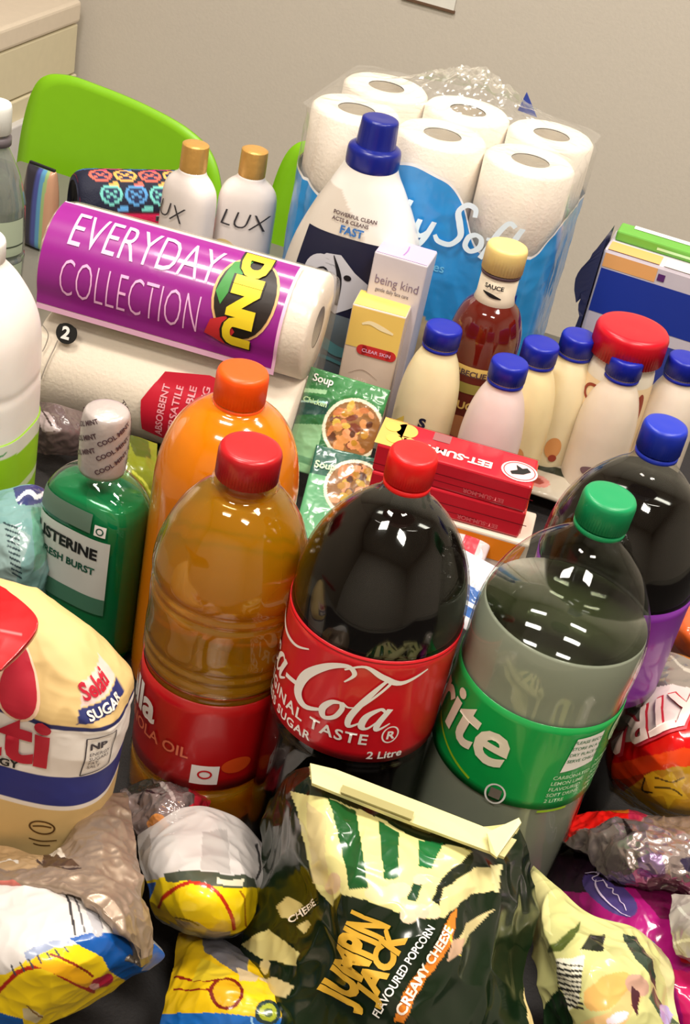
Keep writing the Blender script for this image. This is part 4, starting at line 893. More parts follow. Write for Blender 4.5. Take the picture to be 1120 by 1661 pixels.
# red biscuit boxes
def biscuit(label, px, h, yaw, z0, L=.140, D=.050, T=.0272, pic=True):
    p = at(px[0], px[1], h); t = thing('biscuit_box', label, 'box', (p.x, p.y, TZ+z0), yaw, None)
    from_bm('carton', box_bm(L, D, T, .002, c=(0, 0, T/2)), mat('biscuit_red', (196, 26, 44), .35, coat=.5), t)
    ft = plane_map((0, 0, T), (-1, 0, 0), (0, -1, 0)); f = plane_map((0, -D/2, T), (-1, 0, 0), (0, 0, -1))
    if pic:
        g = text2d('EET-SUM-MOR', 1, .04); wv = g[0][:, 0].max(); decal('lettering', xf(g, .088/wv, .0145, dx=-.032, dy=.0035), ft, INK('flash_cream', (244, 216, 206)), t, off=.0005, cell=0)
        decal('emblem', ell2d(-.056, .005, .0165, .0165), ft, INK('emblem_pink', (240, 200, 200)), t, off=.0005, cell=0); decal('emblem_ring', ring2d(-.056, .005, .0145, .0145, .0008), ft, INK('badge_red'), t, off=.0008, cell=0)
        decal('emblem_bird', poly2d([(-.066, .002), (-.060, .009), (-.05, .013), (-.048, .009), (-.054, .004), (-.052, -.004), (-.058, .0), (-.062, -.003)]), ft, dk, t, off=.001, cell=0)
        decal('grey_band', rect(.010, -.022, .026, -.008), ft, INK('band_grey', (150, 96, 96)), t, off=.0004, cell=0)
        decal('picture_end', join(rect(.052, -.024, .073, .024), ell2d(.05, -.01, .01, .012), ell2d(.048, .01, .012, .010)), ft, INK('biscuit', (236, 176, 90)), t, off=.0005, cell=0)
        decal('picture_biscuit', join(ell2d(.063, -.01, .007, .008), ell2d(.058, .010, .007, .007)), ft, INK('biscuit_gold', (248, 206, 90)), t, off=.0009, cell=0)
        decal('dark_lines', join(rect(-.07, -.0235, .07, -.0230)), ft, INK('maroon', (110, 14, 26)), t, off=.0005, cell=0)
    decal('panel_line', join(rect(-.074, .012, .03, .0128), rect(-.03, .019, .074, .0196)), f, INK('maroon'), t, off=.0005, cell=0)
    decal('front_lettering', join(*[xf(text2d('EET-SUM-MOR', 1, .03), .0058, dx=-.05, dy=.0195)]), f, INK('dusky_pink', (206, 90, 96)), t, off=.0005, cell=0)
    from_bm('end_flap', box_bm(.0008, D-.006, T-.006, 0, c=(L/2+.0004, 0, T/2)), mat('flap_orange', (214, 70, 40), .4), t)
    return t
biscuit('red biscuit box lying flat with upside-down lettering, topmost of its stack', (745, 733), .1138, math.radians(-7), .0866)
biscuit('red biscuit box lying flat underneath the lettered one', (746, 734), .1138, math.radians(-6), .0592, pic=False)
p = at(758, 738, .1138); t = thing('food_box', 'orange and white box under the red biscuit boxes', 'box', (p.x, p.y, TZ+.0035), math.radians(-7))
from_bm('carton', box_bm(.150, .056, .055, .002, c=(0, 0, .0275)), mat('carton_white', (222, 206, 190), .45), t)
f = plane_map((0, -.028, 0), (1, 0, 0), (0, 0, 1)); decal('orange_panel', poly2d([(-.02, .030), (.068, .030), (.072, .052), (-.02, .052)]), f, INK('label_orange', (232, 132, 20)), t, off=.0005, cell=0)
decal('dark_line', stroke2d([(-.03, .020), (.0, .023), (.035, .020)], .0022), f, INK('umber_line', (60, 44, 44)), t, off=.0005, cell=0)

# flat packets lying between the bottles (solid thin pouches)
def pouch(name, label, cat, px, h, w, d, th, rz, tiltx, tilty, base, ops, seed=1, wr='wrapper', group=None, rough=.3, amp=.0012):
    p = at(px[0], px[1], h); t = thing(name, label, cat, p, rz, group, (tiltx, tilty))
    nx, ny = 110, int(110*d/w)+2; X, Y = np.meshgrid(np.linspace(-w/2, w/2, nx), np.linspace(-d/2, d/2, ny)); U = (X/w+.5); Vv = (Y/d+.5)
    pr = np.clip(16*U*(1-U)*Vv*(1-Vv), 0, 1)**.4; P0 = np.stack([X, Y, X*0], -1).reshape(-1, 3); cr = crumple(P0, 35, seed, 3).reshape(ny, nx)
    Zt = th/2*pr+.0005+cr*amp; Zb = -th/2*pr-.0005+cr*amp*.5; Zb = np.minimum(Zb, Zt-.0005)
    V = np.concatenate([np.stack([X, Y, Zt], -1).reshape(-1, 3), np.stack([X, Y, Zb], -1).reshape(-1, 3)]); n = nx*ny
    C = paint(X.ravel(), Y.ravel(), base, ops); C2 = np.zeros_like(C); C2[:, :3] = lin(base); i, j = np.meshgrid(np.arange(ny-1), np.arange(nx-1), indexing='ij'); a = (i*nx+j).ravel(); Fa = np.stack([a, a+1, a+nx+1, a+nx], -1)
    e = list(range(nx))+[nx-1+k*nx for k in range(1, ny)]+[(ny-1)*nx+k for k in range(nx-2, -1, -1)]+[k*nx for k in range(ny-2, 0, -1)]
    Fe = [(e[(k+1) % len(e)], e[k], e[k]+n, e[(k+1) % len(e)]+n) for k in range(len(e))]
    mesh(wr, V, np.concatenate([Fa, Fa[:, ::-1]+n, np.array(Fe)]), mat('packet_%02d_01' % int(rough*100), rough=rough, vc='metal', coat=.5, var=.02), t, True, np.concatenate([C, C2]))
    f = lambda S_, T_: np.stack([S_, T_, S_*0+th/2*np.clip(16*(S_/w+.5)*(.5-S_/w)*(T_/d+.5)*(.5-T_/d), 0, 1)**.4+amp], -1)
    return t, f
rs = random.Random(9)
def stew(cx, cy, r, seed):
    R_ = random.Random(seed); o = [('e', (cx, cy, r*1.12, r*1.12, 0), (232, 226, 200)), ('e', (cx, cy, r, r, 0), (140, 96, 50))]
    for i in range(46):
        a = R_.random()*6.28; q = r*.85*math.sqrt(R_.random()); o.append(('e', (cx+q*math.cos(a), cy+q*math.sin(a), r*(.1+.14*R_.random()), r*(.08+.1*R_.random()), R_.random()*180), R_.choice([(206, 140, 80), (224, 150, 100), (180, 130, 40), (120, 60, 40), (206, 170, 70), (90, 50, 30), (196, 120, 70)])))
    return o
w_, d_ = .078, .098
ops = [('p', [(-.05, .022), (.05, .03), (.05, .05), (-.05, .05)], (52, 128, 66)), ('p', [(-.05, -.002), (-.012, .010), (-.012, .022), (-.05, .014)], (12, 70, 62)), ('p', [(-.05, -.05), (-.008, -.05), (-.012, .0), (-.05, -.01)], (130, 178, 130))]
ops += stew(.016, .004, .026, 3)+[('e', (.0, -.036, .013, .009, 0), (226, 190, 190)), ('p', [(-.039, .024), (-.018, .028), (-.018, .032), (-.039, .028)], (170, 220, 170)), ('p', [(-.039, .014), (-.014, .02), (-.014, .022), (-.039, .016)], (170, 220, 220)), ('p', [(-.036, -.04), (-.012, -.04), (-.012, -.034), (-.036, -.034)], (90, 140, 100))]
t, f = pouch('soup_sachet', 'green soup sachet with a bowl of stew, the upper one of two', 'sachet', (545, 695), .072, w_, d_, .008, math.radians(-4), math.radians(58), math.radians(3), (34, 104, 56), ops, 2)
small('Soup', .010, -.034, .037, white, f, t, .02); small('Chicken', .007, -.037, .016, INK('mint'), f, t, .02)
t, f = pouch('soup_sachet', 'green soup sachet with a bowl of stew, half hidden beneath the other', 'sachet', (560, 815), .028, w_, d_, .007, math.radians(-2), math.radians(38), 0, (20, 84, 66), [('p', [(-.05, -.05), (-.008, -.05), (-.012, .02), (-.05, .02)], (90, 160, 110))]+stew(.006, .014, .026, 8), 3)
small('Soup', .010, -.036, .026, INK('mint'), f, t, .02)
# flat packets to the right of the biscuit boxes
ops = [('p', [(-.08, .022), (.08, .022), (.08, .05), (-.08, .05)], (226, 222, 208)), ('p', [(-.055, .004), (.05, .004), (.05, .016), (-.055, .018)], (190, 84, 60)), ('p', [(-.06, -.012), (.03, -.014), (.03, -.003), (-.06, .0)], (28, 36, 26)), ('e', (-.035, -.028, .014, .008, 0), (190, 120, 110)), ('e', (-.035, -.028, .008, .004, 0), (140, 50, 40))]
t, f = pouch('food_packet', 'white flat packet with red and black stripes right of the biscuit boxes', 'packet', (935, 775), .034, .14, .085, .012, math.radians(-13), math.radians(12), 0, (176, 166, 148), ops, 5)
t, f = pouch('food_packet', 'white packet with a red stripe behind the cola bottle', 'packet', (738, 885), .040, .060, .075, .012, math.radians(-12), math.radians(30), 0, (206, 192, 194), [('p', [(.006, -.045), (.02, -.045), (.02, .045), (.006, .045)], (206, 36, 60)), ('p', [(-.03, .018), (-.01, .018), (-.01, .022), (-.03, .022)], (40, 36, 40)), ('p', [(-.03, .008), (-.014, .008), (-.014, .011), (-.03, .011)], (40, 36, 40))], 7)
t, f = pouch('food_packet', 'dusky pink packet showing between cola and lemonade bottles', 'packet', (800, 925), .012, .085, .07, .014, math.radians(-25), math.radians(4), 0, (176, 140, 146), [('p', [(-.03, .01), (.0, .02), (.0, .03), (-.03, .02)], (120, 70, 90))], 8)
t, f = pouch('food_packet', 'white packet with a blue block beside the cola bottle', 'packet', (752, 955), .055, .045, .060, .010, math.radians(-28), math.radians(40), 0, (206, 208, 214), [('p', [(-.03, -.02), (.03, -.02), (.03, .004), (-.03, .004)], (40, 96, 170)), ('p', [(-.03, -.012), (.03, -.012), (.03, -.008), (-.03, -.008)], (226, 228, 232))], 9)

# ================================================================== SOFT PACKETS IN FRONT
CR = (216, 208, 140); DG = (20, 42, 22)
pop = Sheet('popcorn_bag', [
 [(440, 1275, .06), (503, 1243, .150), (585, 1272, .155), (670, 1304, .155), (755, 1340, .150), (838, 1334, .140)],
 [(432, 1330, .06), (494, 1300, .145), (582, 1330, .155), (672, 1360, .160), (765, 1395, .150), (862, 1410, .115)],
 [(420, 1400, .06), (505, 1385, .135), (585, 1420, .152), (680, 1450, .158), (775, 1470, .145), (878, 1480, .105)],
 [(405, 1490, .05), (520, 1480, .115), (590, 1510, .135), (680, 1540, .142), (770, 1560, .125), (862, 1570, .095)],
 [(385, 1575, .03), (490, 1590, .085), (580, 1620, .110), (680, 1640, .118), (770, 1650, .105), (870, 1660, .085)],
 [(365, 1680, .02), (470, 1710, .06), (570, 1730, .080), (680, 1750, .085), (780, 1760, .075), (885, 1750, .06)]],
 (14, 30, 14), [
 ('p', [(478, 1284), (620, 1325), (765, 1384), (738, 1428), (715, 1470), (695, 1490), (640, 1478), (600, 1462), (560, 1448), (540, 1470), (520, 1440)], CR),
 ('p', [(500, 1300), (530, 1330), (535, 1440), (515, 1430)], (206, 190, 136)),
 ('p', [(532, 1300), (577, 1316), (600, 1442), (572, 1442)], (24, 78, 34)), ('p', [(614, 1328), (649, 1341), (648, 1420), (624, 1428)], (24, 84, 40)), ('p', [(684, 1353), (720, 1364), (708, 1400), (684, 1396)], (24, 100, 50)), ('p', [(672, 1425), (690, 1428), (676, 1462), (660, 1458)], (24, 60, 34)),
 ('p', [(500, 1238), (590, 1268), (760, 1332), (850, 1332), (800, 1385), (786, 1374), (640, 1322), (508, 1270)], (214, 204, 140)),
 ('p', [(508, 1272), (780, 1376), (778, 1382), (506, 1278)], (40, 44, 24)),
 ('l', [(516, 1276), (620, 1312), (700, 1344)], 5, (150, 146, 96)),
 ('p', [(765, 1384), (795, 1390), (745, 1420), (718, 1470), (700, 1462), (722, 1420)], (24, 30, 20)),
 ('p', [(706, 1482), (722, 1440), (770, 1408), (800, 1412), (806, 1445), (770, 1448), (745, 1470), (720, 1490)], (214, 200, 140)), ('p', [(788, 1405), (806, 1405), (806, 1450), (800, 1448)], (224, 216, 160)),
 ('p', [(735, 1532), (760, 1500), (802, 1474), (790, 1492), (765, 1520), (742, 1540)], (206, 190, 136)),
 ('p', [(448, 1470), (468, 1454), (492, 1468), (472, 1490), (458, 1488)], (200, 184, 124)), ('p', [(482, 1502), (498, 1492), (508, 1500), (494, 1514)], (200, 184, 124)),
 ('p', [(396, 1532), (436, 1506), (490, 1546), (484, 1566), (428, 1556)], (196, 186, 124)), ('e', (434, 1568, 10, 12, 0), (200, 186, 136)), ('p', [(400, 1600), (450, 1585), (480, 1600), (470, 1620), (420, 1612)], (190, 176, 128)),
 ('e', (648, 1442, 22, 14, -20), (220, 200, 158)), ('e', (620, 1452, 26, 14, 10), (226, 206, 160)), ('e', (686, 1420, 14, 10, 0), (220, 196, 160)), ('e', (700, 1478, 14, 12, 0), (216, 196, 160)), ('e', (664, 1484, 15, 14, 0), (210, 190, 160)), ('e', (684, 1478, 12, 12, 0), (206, 184, 156)), ('e', (544, 1434, 14, 18, 0), (206, 176, 140)),
 ('p', [(640, 1655), (655, 1610), (690, 1560), (722, 1500), (745, 1470), (742, 1500), (716, 1552), (676, 1610), (656, 1655)], (226, 130, 36)), ('l', [(728, 1505), (730, 1530), (742, 1548)], 4, (226, 206, 80)),
 ('p', [(730, 1525), (755, 1520), (745, 1545), (720, 1560)], (196, 160, 130)),
 ('p', [(858, 1680), (862, 1600), (880, 1530), (900, 1600), (890, 1700)], (208, 186, 130))],
 nx=230, ny=240, amp=.0075, sc=13, thick=.04, seed=2, rough=.2, back=(16, 28, 14), oct=3)
pop.make('front popcorn packet, dark green with cream stripes and a folded cream seal', 'packet', 'popcorn packets')
def strip(name, pts, m, parent, org, th=.0012):
    # stiff flat strip with real thickness, corners given as (x, y, height)
    a = [at(*p)-org for p in pts]; n = (a[1]-a[0]).cross(a[-1]-a[0]).normalized()*th; k = len(a)
    return mesh(name, [list(v+n) for v in a]+[list(v-n) for v in a], [tuple(range(k)), tuple(range(2*k-1, k-1, -1))]+[(i, k+i, k+(i+1) % k, (i+1) % k) for i in range(k)], m, parent, False)
seal = strip('top_seal', [(503, 1240, .166), (545, 1250, .166), (690, 1306, .164), (838, 1364, .160), (818, 1392, .160), (786, 1380, .161), (640, 1326, .163), (506, 1272, .164)], mat('seal_cream', (216, 208, 148), .4, coat=.2, bump=.15, scale=60), pop.t, pop.org)
strip('seal_printing', [(556, 1274, .1668), (672, 1318, .1663), (668, 1330, .1661), (553, 1286, .1666)], INK('seal_ink', (158, 150, 98)), seal, pop.org, .0006)
strip('seal_flap', [(790, 1352, .166), (842, 1328, .172), (846, 1336, .171), (806, 1392, .164), (796, 1384, .163)], mat('seal_cream'), pop.t, pop.org)
gold = INK('gold_ink', (206, 160, 50)); 
pop.write('lettering', 'JUMPIN', (566, 1634), (632, 1500), (508, 1606), gold, .05); pop.write('lettering', 'JACK', (612, 1622), (662, 1520), (580, 1600), gold, .05)
pop.write('lettering', 'FLAVOURED POPCORN', (616, 1650), (702, 1506), (606, 1643), white, .02); pop.write('lettering', 'CREAMY CHEESE', (656, 1645), (732, 1508), (642, 1636), INK('ivory'), .03)
pop.write('lettering', 'CHEESE', (472, 1498), (520, 1466), (468, 1488), INK('ivory'), .02)

p2 = Sheet('popcorn_bag', [
 [(866, 1404, .085), (905, 1440, .100), (960, 1482, .105), (1025, 1502, .100), (1072, 1540, .085)],
 [(852, 1450, .080), (905, 1500, .110), (968, 1530, .118), (1036, 1555, .110), (1092, 1600, .085)],
 [(868, 1545, .075), (912, 1575, .105), (972, 1600, .115), (1042, 1622, .105), (1108, 1655, .080)],
 [(885, 1650, .060), (925, 1665, .085), (985, 1685, .095), (1052, 1705, .085), (1120, 1725, .060)],
 [(890, 1720, .03), (930, 1740, .05), (990, 1760, .06), (1056, 1780, .05), (1130, 1790, .03)]],
 (198, 196, 130), [('p', [(960, 1510), (986, 1506), (978, 1545), (942, 1542)], (34, 40, 26)), ('p', [(1012, 1512), (1034, 1518), (1068, 1604), (1050, 1590), (1028, 1555)], (44, 60, 46)), ('p', [(882, 1548), (910, 1520), (948, 1488), (936, 1514), (912, 1545)], (84, 96, 44)),
 ('p', [(876, 1700), (884, 1630), (904, 1592), (928, 1648), (920, 1700)], (26, 48, 26)), ('p', [(855, 1405), (880, 1425), (905, 1462), (890, 1450), (900, 1520), (870, 1480)], (224, 216, 150)),
 ('p', [(905, 1558), (950, 1552), (944, 1625), (925, 1640), (912, 1610)], (226, 222, 200))]+[('l', [(906, 1562+8*i), (925, 1566+8*i), (946, 1570+8*i)], 2.6+(i % 3), (44, 44, 40)) for i in range(9)]+[
 ('e', (985, 1610, 40, 24, -35), (214, 170, 96)), ('p', [(940, 1661), (990, 1640), (1030, 1590), (1040, 1620), (1010, 1661)], (222, 180, 120)), ('e', (1030, 1600, 22, 14, 30), (190, 150, 130)), ('p', [(1020, 1600), (1034, 1610), (1032, 1650), (1022, 1630)], (70, 30, 40)), ('e', (1000, 1650, 18, 8, -25), (226, 206, 216)), ('p', [(1060, 1600), (1100, 1650), (1108, 1661), (1075, 1661), (1050, 1620)], (70, 84, 60)), ('e', (1085, 1645, 16, 18, 20), (176, 160, 206)), ('p', [(1064, 1530), (1082, 1560), (1110, 1655), (1098, 1640), (1070, 1570)], (214, 206, 150))],
 nx=170, ny=170, amp=.0075, sc=16, thick=.04, seed=9, rough=.2, back=(40, 50, 30))
p2.make('second popcorn packet, mostly cream with a barcode, in the bottom right corner', 'packet', 'popcorn packets')

mg = Sheet('chocolate_bag', [
 [(880, 1362, .030), (950, 1362, .055), (1040, 1368, .070), (1150, 1392, .075)],
 [(890, 1430, .035), (965, 1435, .070), (1050, 1448, .085), (1160, 1470, .080)],
 [(905, 1490, .040), (985, 1502, .075), (1070, 1528, .085), (1175, 1555, .080)],
 [(935, 1560, .035), (1020, 1580, .065), (1100, 1620, .075), (1195, 1660, .065)],
 [(960, 1640, .02), (1040, 1680, .04), (1120, 1720, .04), (1215, 1740, .04)]],
 (158, 22, 108), [('p', [(870, 1350), (1050, 1350), (1020, 1440), (985, 1450), (900, 1445), (870, 1450)], (38, 20, 34)), ('e', (990, 1452, 52, 22, 35), (78, 62, 124)), ('p', [(940, 1400), (985, 1400), (1020, 1440), (1000, 1440)], (38, 20, 34)), ('p', [(1020, 1430), (1120, 1430), (1120, 1500), (1070, 1490)], (96, 14, 60)),
 ('p', [(1096, 1530), (1200, 1540), (1200, 1580), (1110, 1560)], (214, 30, 50)), ('l', [(985, 1495), (1010, 1505), (1030, 1520), (1060, 1530)], 8, (70, 40, 150)), ('p', [(1090, 1570), (1200, 1590), (1200, 1700), (1110, 1661)], (196, 30, 96))],
 nx=150, ny=140, amp=.0035, sc=22, thick=.04, seed=5, rough=.16, back=(60, 10, 40))
mg.make('magenta and purple sweets bag with white script, under the lemonade bottle', 'packet')
g = join(stroke2d([(0, .6, .02), (.3, .9, .05), (.55, .8, .06), (.4, .5, .05), (.6, .35, .04), (.9, .55, .04)], .05), stroke2d([(.35, .95, .04), (.55, 1.2, .05), (.75, 1.1, .05), (.6, .85, .04)], .05), stroke2d([(.6, .45, .03), (.75, .1, .09), (1.3, -.45, .09), (2.1, -.75, .05), (2.6, -.75, .02)], .08), stroke2d([(.85, .6, .04), (1.1, .4, .06), (1.2, .25, .04), (1.4, .35, .05), (1.5, .1, .05), (1.7, .15, .05), (1.9, -.1, .05), (2.1, -.2, .05), (2.3, -.45, .04)], .05))
decal('script_lettering', g, mg.fmap((940, 1432), (1035, 1474), (958, 1400), 2.6, 1.2), INK('script_white', (216, 196, 226)), mg.t, off=.001, cell=.06)

fo = Sheet('foil_packet', [
 [(893, 1346, .055), (945, 1320, .070), (1010, 1314, .080), (1080, 1325, .085), (1160, 1318, .085)],
 [(915, 1364, .065), (965, 1345, .090), (1020, 1340, .105), (1085, 1350, .110), (1160, 1350, .105)],
 [(955, 1390, .075), (995, 1375, .105), (1040, 1375, .118), (1095, 1385, .118), (1160, 1390, .110)],
 [(990, 1425, .080), (1020, 1412, .105), (1055, 1412, .112), (1100, 1420, .110), (1160, 1425, .100)],
 [(1012, 1446, .075), (1038, 1436, .090), (1070, 1434, .096), (1110, 1442, .095), (1160, 1450, .085)]],
 (178, 162, 158), [('p', [(880, 1340), (930, 1310), (1010, 1300), (1050, 1330), (985, 1332), (945, 1348), (915, 1370)], (222, 28, 22)), ('p', [(975, 1312), (1010, 1308), (1025, 1322), (990, 1320)], (214, 110, 30)), ('p', [(1020, 1315), (1060, 1315), (1040, 1335), (1020, 1330)], (170, 40, 70)), ('p', [(1030, 1390), (1070, 1380), (1080, 1420), (1040, 1425)], (140, 116, 150), .7), ('p', [(1100, 1395), (1160, 1385), (1160, 1420), (1110, 1412)], (70, 60, 90), .6), ('p', [(1010, 1330), (1030, 1350), (1018, 1352)], (60, 50, 50), .6)],
 nx=150, ny=110, amp=.0060, sc=34, thick=.03, seed=3, rough=.24, metal=.75, back=(140, 130, 128))
fo.make('silver crinkled foil packet with a red edge, right of the lemonade bottle', 'packet')

cr = Sheet('crisp_packet', [
 [(1062, 1062, .120), (1090, 1058, .130), (1125, 1072, .135), (1190, 1090, .135)],
 [(1030, 1120, .115), (1064, 1112, .135), (1112, 1120, .145), (1185, 1140, .145)],
 [(988, 1188, .090), (1035, 1180, .125), (1092, 1178, .145), (1175, 1190, .145)],
 [(966, 1232, .060), (1020, 1238, .100), (1082, 1240, .125), (1165, 1250, .125)],
 [(985, 1275, .035), (1032, 1288, .070), (1088, 1300, .090), (1160, 1310, .095)],
 [(1015, 1305, .02), (1045, 1318, .040), (1092, 1330, .055), (1160, 1340, .060)]],
 (196, 150, 30), [('p', [(1020, 1040), (1200, 1040), (1200, 1150), (1060, 1125), (1010, 1120)], (176, 166, 160), .7), ('p', [(960, 1215), (1010, 1125), (1090, 1110), (1200, 1130), (1200, 1170), (1110, 1165), (1060, 1195), (975, 1212)], (228, 208, 204)),
 ('p', [(960, 1213), (1060, 1196), (1110, 1166), (1200, 1160), (1200, 1222), (1110, 1215), (1000, 1240), (960, 1240)], (206, 10, 14)), ('p', [(960, 1238), (1000, 1238), (1110, 1213), (1200, 1220), (1200, 1245), (1100, 1242), (1020, 1262), (970, 1262)], (226, 66, 16)), ('p', [(970, 1262), (1020, 1262), (1060, 1250), (1010, 1285)], (176, 60, 20)),
 ('p', [(1045, 1258), (1060, 1252), (1075, 1262), (1090, 1250), (1098, 1264), (1115, 1262), (1106, 1280), (1118, 1296), (1096, 1296), (1085, 1310), (1078, 1292), (1060, 1290)], (226, 186, 40)), ('l', [(1046, 1262), (1044, 1280), (1060, 1284)], 3, (60, 50, 20)), ('l', [(1064, 1262), (1090, 1268), (1110, 1262)], 2.5, (90, 70, 20)), ('l', [(1064, 1276), (1090, 1280), (1106, 1290)], 2.5, (90, 70, 20)),
 ('l', [(1090, 1066), (1110, 1086), (1140, 1096)], 4, (230, 224, 214), .6)],
 nx=160, ny=190, amp=.0028, sc=18, thick=.045, seed=6, rough=.18, back=(150, 110, 40))
cr.make('red, orange and gold crisp packet with white lettering, at the right edge', 'packet')
cr.write('lettering_outline', 'XTRA', (1136, 1122), (980, 1190), (1160, 1178), INK('outline_red', (196, 44, 60)), .05, .0012); cr.write('lettering', 'XTRA', (1135, 1124), (981, 1190), (1158, 1175), INK('pink_cream', (244, 214, 206)), .03, .0022)

sn = Sheet('snack_packet', [
 [(-90, 1430, .075), (0, 1428, .095), (80, 1424, .105), (150, 1432, .105), (215, 1458, .095)],
 [(-90, 1500, .080), (0, 1495, .110), (85, 1492, .120), (165, 1500, .118), (238, 1515, .095)],
 [(-90, 1570, .075), (0, 1565, .105), (85, 1560, .115), (175, 1552, .108), (268, 1552, .080)],
 [(-90, 1630, .055), (0, 1622, .080), (70, 1615, .090), (140, 1600, .088), (215, 1582, .072)],
 [(-90, 1690, .030), (0, 1680, .050), (50, 1666, .058), (105, 1646, .060), (172, 1612, .058)]],
 (206, 200, 196), [('p', [(-100, 1640), (0, 1580), (20, 1575), (60, 1545), (120, 1532), (150, 1530), (250, 1545), (290, 1545), (290, 1600), (150, 1700), (-100, 1720)], (238, 204, 20)), ('p', [(112, 1522), (150, 1512), (200, 1518), (290, 1540), (290, 1570), (205, 1590), (180, 1578), (165, 1552), (130, 1534)], (14, 80, 156)),
 ('l', [(-5, 1610), (30, 1576), (70, 1566), (105, 1584), (150, 1606)], 7, (176, 34, 16)), ('l', [(82, 1548), (118, 1562), (150, 1582)], 4, (140, 40, 16)), ('p', [(60, 1550), (120, 1565), (155, 1590), (140, 1600), (100, 1582), (50, 1562)], (240, 176, 20)), ('e', (165, 1590, 18, 10, -20), (190, 30, 60)), ('e', (152, 1598, 8, 5, 0), (226, 170, 160)),
 ('p', [(-100, 1640), (-10, 1636), (38, 1650), (40, 1670), (-100, 1720)], (14, 84, 160)), ('p', [(36, 1634), (50, 1632), (70, 1644), (58, 1656), (40, 1650)], (206, 190, 150)), ('l', [(44, 1628), (54, 1638), (68, 1646)], 2.5, (130, 90, 20)),
 ('l', [(94, 1428), (112, 1460), (118, 1490), (122, 1515)], 4, (52, 50, 54)), ('l', [(108, 1432), (124, 1462), (132, 1490), (138, 1512)], 3, (90, 88, 92)), ('l', [(128, 1436), (146, 1470), (158, 1512)], 16, (168, 166, 170)), ('l', [(140, 1440), (156, 1470), (166, 1508)], 2.5, (110, 108, 112)),
 ('p', [(40, 1545), (70, 1530), (110, 1520), (112, 1530), (70, 1545), (46, 1560)], (140, 150, 176))]+[('l', [(20+14*i, 1566-5*i), (26+14*i, 1580-6*i)], 3, (70, 70, 76)) for i in range(7)],
 nx=190, ny=150, amp=.0030, sc=20, thick=.05, seed=4, rough=.28, back=(150, 150, 150))
sn.make('silver, yellow and blue snack packet in the bottom left corner', 'packet', 'yellow and blue snack packets')

s2 = Sheet('snack_packet', [
 [(222, 1352, .035), (268, 1320, .055), (325, 1308, .065), (385, 1326, .060), (425, 1368, .040)],
 [(226, 1395, .055), (272, 1372, .084), (340, 1364, .090), (390, 1384, .084), (434, 1405, .060)],
 [(240, 1438, .060), (288, 1434, .095), (340, 1434, .105), (392, 1436, .095), (430, 1445, .062)],
 [(248, 1472, .050), (292, 1484, .080), (340, 1492, .088), (384, 1492, .080), (414, 1488, .055)],
 [(268, 1492, .030), (302, 1510, .048), (342, 1518, .052), (378, 1515, .048), (404, 1506, .035)]],
 (204, 198, 194), [('p', [(235, 1428), (280, 1424), (340, 1428), (430, 1440), (440, 1530), (240, 1530)], (236, 204, 18)), ('p', [(270, 1420), (290, 1412), (335, 1415), (415, 1424), (420, 1440), (385, 1440), (345, 1438), (300, 1430), (275, 1432)], (70, 76, 62)), ('p', [(352, 1425), (395, 1428), (392, 1438), (352, 1434)], (214, 208, 180)), ('p', [(236, 1432), (256, 1430), (244, 1460), (230, 1450)], (20, 96, 190)),
 ('l', [(260, 1470), (280, 1445), (310, 1434), (345, 1442), (368, 1470), (380, 1505)], 6, (180, 40, 14)), ('l', [(388, 1445), (398, 1470), (398, 1500)], 3, (170, 110, 16)), ('p', [(284, 1490), (320, 1492), (345, 1508), (375, 1508), (370, 1522), (300, 1516)], (176, 160, 140)), ('l', [(286, 1488), (305, 1488), (322, 1498)], 2.5, (110, 90, 20)),
 ('p', [(328, 1352), (368, 1348), (374, 1418), (326, 1412)], (178, 172, 168)), ('l', [(418, 1370), (424, 1400), (420, 1425)], 4, (70, 66, 66)), ('p', [(225, 1380), (240, 1350), (246, 1370), (238, 1420)], (170, 160, 152))],
 nx=150, ny=130, amp=.0036, sc=15, thick=.05, seed=7, rough=.3, back=(150, 150, 150))
s2.make('rounded silver and yellow snack packet in front of the cooking oil', 'packet', 'yellow and blue snack packets')

